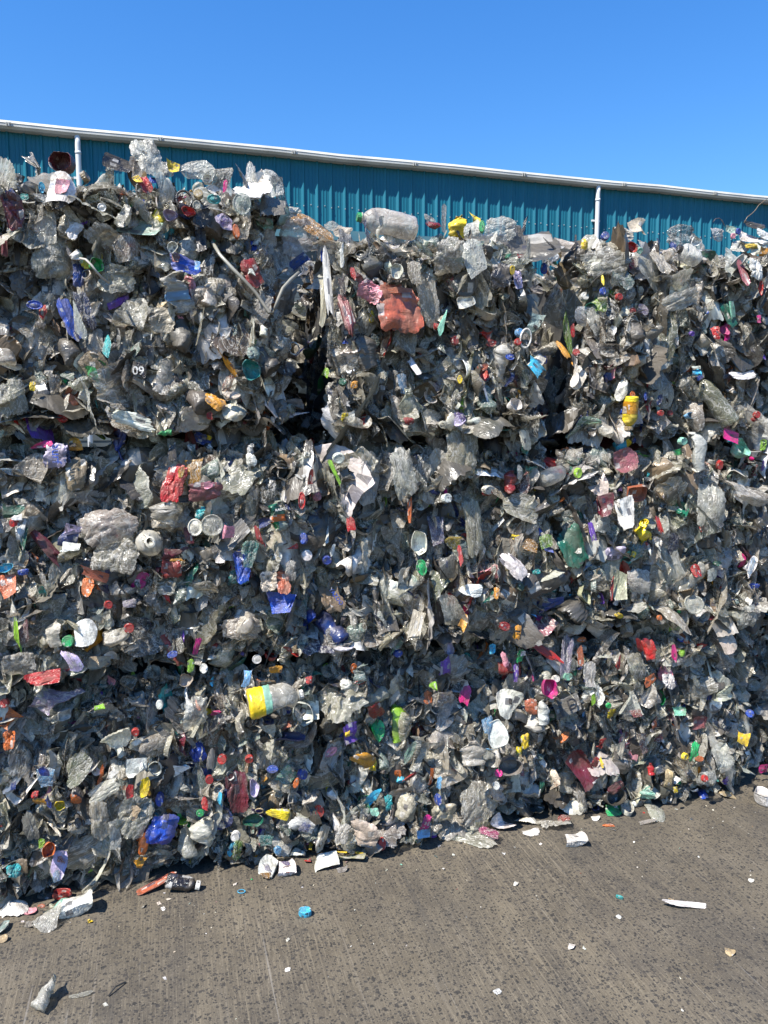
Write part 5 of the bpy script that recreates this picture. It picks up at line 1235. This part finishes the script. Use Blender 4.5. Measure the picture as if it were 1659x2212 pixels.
# wire ends above the third stack
for pts, lab in ([[(2,1475,245),(2,1460,215),(2,1448,205),(2,1432,208),(2,1422,222)], 'short rusty wire hook standing on top of the third stack'],
                 [[(2,1555,225),(2,1570,200),(2,1590,185),(2,1605,170),(2,1618,150),(2,1640,132),(2,1659,120)], 'long thin wire curving up from the far right stack']):
    b = MB(); P = []
    for t, x, y in pts:
        px, py = tile_px(t, x, y); s, z, d = on_wall(px, py, -0.08); P.append(wall_pt(s, -0.08, z))
    b.tube(P, 0.0016, 6); tag(b.build('baling_wire', M_SOLID, None, True, C['brown']), lab, 'wire')

# ------------------------------------------------------------------ litter on the ground
def ground_item(t, x, y, w, h, roll, kind, cname, label, lift=None, tilt=0.18, cap=None, extra=None, flat=1.0):
    px, py = tile_px(t, x, y); p = on_ground(px, py); r = pray(px, py)
    d = -EYE/r.z; k = K*0.92167*d/FPX; w *= k; h *= k
    sinA = abs(r.z)/r.length
    tl = rng.normal(0, tilt, 2)
    nrm = Vector((tl[0], tl[1]-0.15, 1)).normalized()
    hh = h*(0.55+0.45/sinA) if kind not in ('cap', 'ring', 'bottle') else h
    ob = make_piece(KINDNAME[kind], kind, cname, p, nrm, R(roll), w, hh, None, (0, 1, 0), cap=bool(cap))
    if flat != 1.0: ob.matrix_basis = ob.matrix_basis @ Matrix.Diagonal((1, 1, flat, 1))
    # rest its lowest point on the ground
    me = ob.data; co = np.empty(len(me.vertices)*3, np.float32); me.vertices.foreach_get('co', co); co = co.reshape(-1, 3)
    m = np.array(ob.matrix_basis); zz = co @ m[2, :3] + m[2, 3]
    ob.location.z -= float(np.percentile(zz, 1.0)) - 0.001
    tag(ob, label, CATS[kind])
    if cap:
        sc = ob.matrix_basis.to_scale(); cr = 0.030
        mm = Matrix.Translation((0, 0.475, 0)) @ Matrix.Diagonal((1/sc[0], 1/sc[1], 1/sc[2], 1)) @ Matrix.Rotation(R(-90), 4, 'X') @ Matrix.Diagonal((cr, cr, cr, 1))
        add('bottle_cap', T['cap'][0], ob, M_SOLID, C[cap], mm)
    if extra:
        for (kd, cn, ox, oy, ww, h2) in extra: local_patch(ob, kd, cn, (ox*w, oy*hh, 0.010), ww*w, h2*hh, 'printed_label')
    return ob
G = ground_item
G(7,680,520,55,125,-65,'tray','terracotta','orange red plastic tray scrap on the ground before the left stack',flat=.6)
G(7,790,530,62,140,-85,'bottle','black','black bottle with white cap and torn label lying on the ground',cap='white',extra=[('wrapper','white',0,0,.5,.35)])
G(7,1043,538,36,24,0,'ring','cyan','small light blue ring lying flat on the concrete',tilt=.02)
G(7,1318,637,56,44,0,'cap','cyan','bright blue bottle cap alone on the concrete',tilt=.15)
G(7,1155,455,80,80,0,'wrapper','white','white wrapper with purple and peach print on the ground',extra=[('film','lilac',0,-.1,.6,.3),('film','amber',0,-.4,.6,.3)])
G(7,1238,455,80,60,10,'wrapper','white','white wrapper with purple and red print on the ground',extra=[('film','purple',-.1,.1,.5,.3),('film','red',0,-.25,.5,.4)])
G(7,1275,382,95,42,0,'wrapper','white','white crumpled tissue at the foot of the left stack'); G(7,1330,407,34,18,0,'wrapper','red','tiny red scrap beside the white crumpled tissue')
G(7,1410,425,110,60,10,'board','pale','grey white flat flap on the ground near the left stack'); G(7,1480,445,50,22,0,'wrapper','grey','small grey crumb of film right of the grey white flap'); G(7,1510,398,140,48,0,'wrapper','olive','yellow edged folded wrapper on the ground',extra=[('strip','yellow',0,.3,.9,.2)])
G(7,65,615,130,75,0,'bag','white','white bag in the litter heap at the lower left'); G(7,130,625,60,34,0,'wrapper','pink','pinkish film beside the white bag at the lower left'); G(7,268,565,84,30,0,'cup','red','red flattened cup in the litter heap at the lower left'); G(7,272,603,92,55,0,'wrapper','mint','mint green translucent scrap under the red flattened cup')
G(7,340,622,150,75,10,'wrapper','white','white printed wrapper with dark marks in the lower left litter heap',extra=[('carton','black',.1,0,.2,.2),('carton','orange',-.2,.2,.15,.2)]); G(7,205,680,110,90,0,'film','clear','clear film scrap below the mint green piece'); G(7,390,668,26,14,0,'wrapper','yellow','tiny yellow scrap beside the white printed wrapper')
G(7,178,600,34,16,0,'wrapper','terracotta','tiny brown orange scrap in the lower left litter heap'); G(7,12,700,50,55,0,'tub','aqua','pale green tub edge at the left edge of the ground'); G(7,15,748,40,26,0,'lid','tan','tan disc at the left edge of the ground'); G(7,128,682,44,28,0,'wrapper','grey','small grey scrap left of the clear film scrap')
G(7,30,580,130,60,30,'bag','beige','beige crumpled bag at the foot of the left stack by the left edge'); G(7,400,510,80,90,-30,'bag','film','dusty clear bag sagging onto the ground from the left stack'); G(7,195,560,60,30,0,'wrapper','dark','dark grey scrap left of the red flattened cup')
G(7,225,1005,95,170,-25,'bottle','clear','crumpled clear container alone on the concrete at the lower left',tilt=.3); G(7,350,985,26,80,-80,'film','clear','thin clear strip right of the crumpled clear container',flat=.3)
for i, (t, x, y, w_, lab) in enumerate([(7,712,913,18,'white chip below the dark stain on the left'),(7,1243,875,26,'white chip straight below the bright blue cap'),(7,1243,745,18,'tiny white chip just below the bright blue cap'),(7,455,1025,24,'white chip near the lower edge at left'),(7,705,612,22,'white chip below the orange red tray scrap'),
    (8,1015,645,26,'white chip near the green sliver'),(8,810,778,40,'larger white chip of a close pair'),(8,865,780,24,'smaller white chip of a close pair'),(8,490,970,36,'oval clear chip low in the right half'),(8,570,505,26,'clear chip right of centre'),(8,258,438,14,'white chip below the pink corner bag'),(8,518,370,18,'white chip below the white sheets'),(8,1290,1050,18,'white chip at the lower edge on the right'),(8,1585,490,24,'pale chip at the right edge')]):
    G(t, x, y, w_, w_*0.6, rng.uniform(-60, 60), 'wrapper', 'white', lab, flat=.5)
G(8,365,305,120,190,60,'bag','clear','clear bag with pink and light blue corners on the ground in front',extra=[('film','magenta',.2,-.3,.4,.35),('film','cyan',-.2,.4,.5,.15)])
G(8,510,258,110,52,0,'wrapper','pale','off white crumpled sheet left of the red and clear bag'); G(8,612,235,100,44,10,'wrapper','pale','off white torn sheet touching the red and clear bag'); G(8,635,283,78,34,0,'wrapper','pale','small off white scrap in front of the torn sheet')
G(8,735,255,150,65,-5,'bag','clear','clear green tinted bag with red end on the ground',extra=[('film','red',.3,.1,.4,.7)]); G(8,800,185,120,80,0,'bag','white','white paper bag leaning at the foot of the second stack',tilt=.6); G(8,825,332,98,46,0,'wrapper','pale','pale crumpled film alone before the second stack')
G(8,967,250,56,16,0,'wrapper','orange','orange shard on the concrete'); G(8,1175,205,80,80,0,'bag','clear','torn clear bottle piece on the ground before the third stack'); G(8,1140,240,80,20,0,'film','clear','flat clear shard beside the torn bottle piece',flat=.3)
G(8,915,190,56,36,0,'wrapper','blue','blue wrapper at the foot of the third stack'); G(8,988,195,72,42,0,'wrapper','green','green and white wrapper at the foot of the third stack',extra=[('carton','white',.2,.1,.3,.3)]); G(8,1045,195,55,60,0,'cup','clear','clear cup at the foot of the third stack'); G(8,915,224,40,16,0,'wrapper','white','small white crumb of paper before the blue wrapper')
G(8,1090,165,30,52,-60,'bottle','white','white bottle head poking out at the foot of the third stack'); G(8,1017,565,12,32,65,'cap','teal','small green sliver on the open concrete'); G(8,1300,602,34,145,-86,'board','pale','long white strip of plastic on the open concrete',flat=.5)
G(8,1240,570,26,9,0,'carton','tan','tiny tan chip above the long white strip'); G(8,1495,805,44,26,-20,'wrapper','tan','tan crumpled chip at the lower right'); G(8,1375,120,40,40,0,'wrapper','blue','blue scrunched wrapper before the third stack'); G(8,1485,125,62,28,0,'carton','tan','tan card scrap near the foot of the far right gap')
G(8,1638,155,66,50,20,'cup','white','white bowl fragment at the right edge of the ground'); G(8,118,315,60,28,0,'wrapper','lime','green leaf like scrap at the foot of the second stack'); G(8,30,335,60,24,0,'wrapper','pale','pale scrap left of the green leaf like scrap'); G(8,1612,50,30,10,0,'wrapper','black','small black scrap at the foot of the far right bale')
P = [on_ground(*tile_px(7, x, y)) + Vector((0, 0, z)) for x, y, z in ((468,990,.004),(500,962,.012),(542,930,.004))]
b = MB(); b.tube(P, 0.0022, 6); tag(b.build('stick', M_SOLID, None, False, C['black']), 'thin black stick lying on the concrete at the lower left', 'stick')
P = [on_ground(*tile_px(8, x, y)) + Vector((0, 0, z)) for x, y, z in ((52,375,.003),(58,345,.02),(72,325,.03),(85,312,.02))]
b = MB(); b.tube(P, 0.0025, 6); tag(b.build('wire', M_SOLID, None, False, C['black']), 'black wire end curling on the ground by the second stack', 'wire')
# crumbs nobody could count
Vs, Fs, Cs = [], [], []; off = 0
for _ in range(300):
    s = rng.uniform(-1.6, 3.2); o = abs(rng.normal(0, 0.22)) if rng.random() < 0.75 else rng.uniform(0.05, 2.2)
    p = wall_pt(s, 0.04+o, 0.002); tv, tf = LO['flap'][rng.integers(12)]; sz = rng.uniform(0.0015, 0.005)*(3.0 if o < 0.12 else 1)
    cn = pick(0.15)
    if cn == 'dark': cn = 'white'
    m = np.array(orient(p, (rng.normal(0, .3), rng.normal(0, .3), 1), rng.uniform(-3, 3), sz, sz*rng.uniform(1, 2), sz, (0, 1, 0)))
    Vs.append(tv @ m[:3, :3].T + m[:3, 3]); Fs.append(tf+off); off += len(tv); Cs.append(np.tile(np.append(jit(C[cn]), 1), (len(tv), 1)))
o = add('plastic_crumbs', mesh_np('plastic_crumbs', np.concatenate(Vs), np.concatenate(Fs), (S_SOLID,), None, False, np.concatenate(Cs)))
tag(o, 'tiny pale plastic crumbs scattered over the concrete', 'crumbs', kind='stuff')
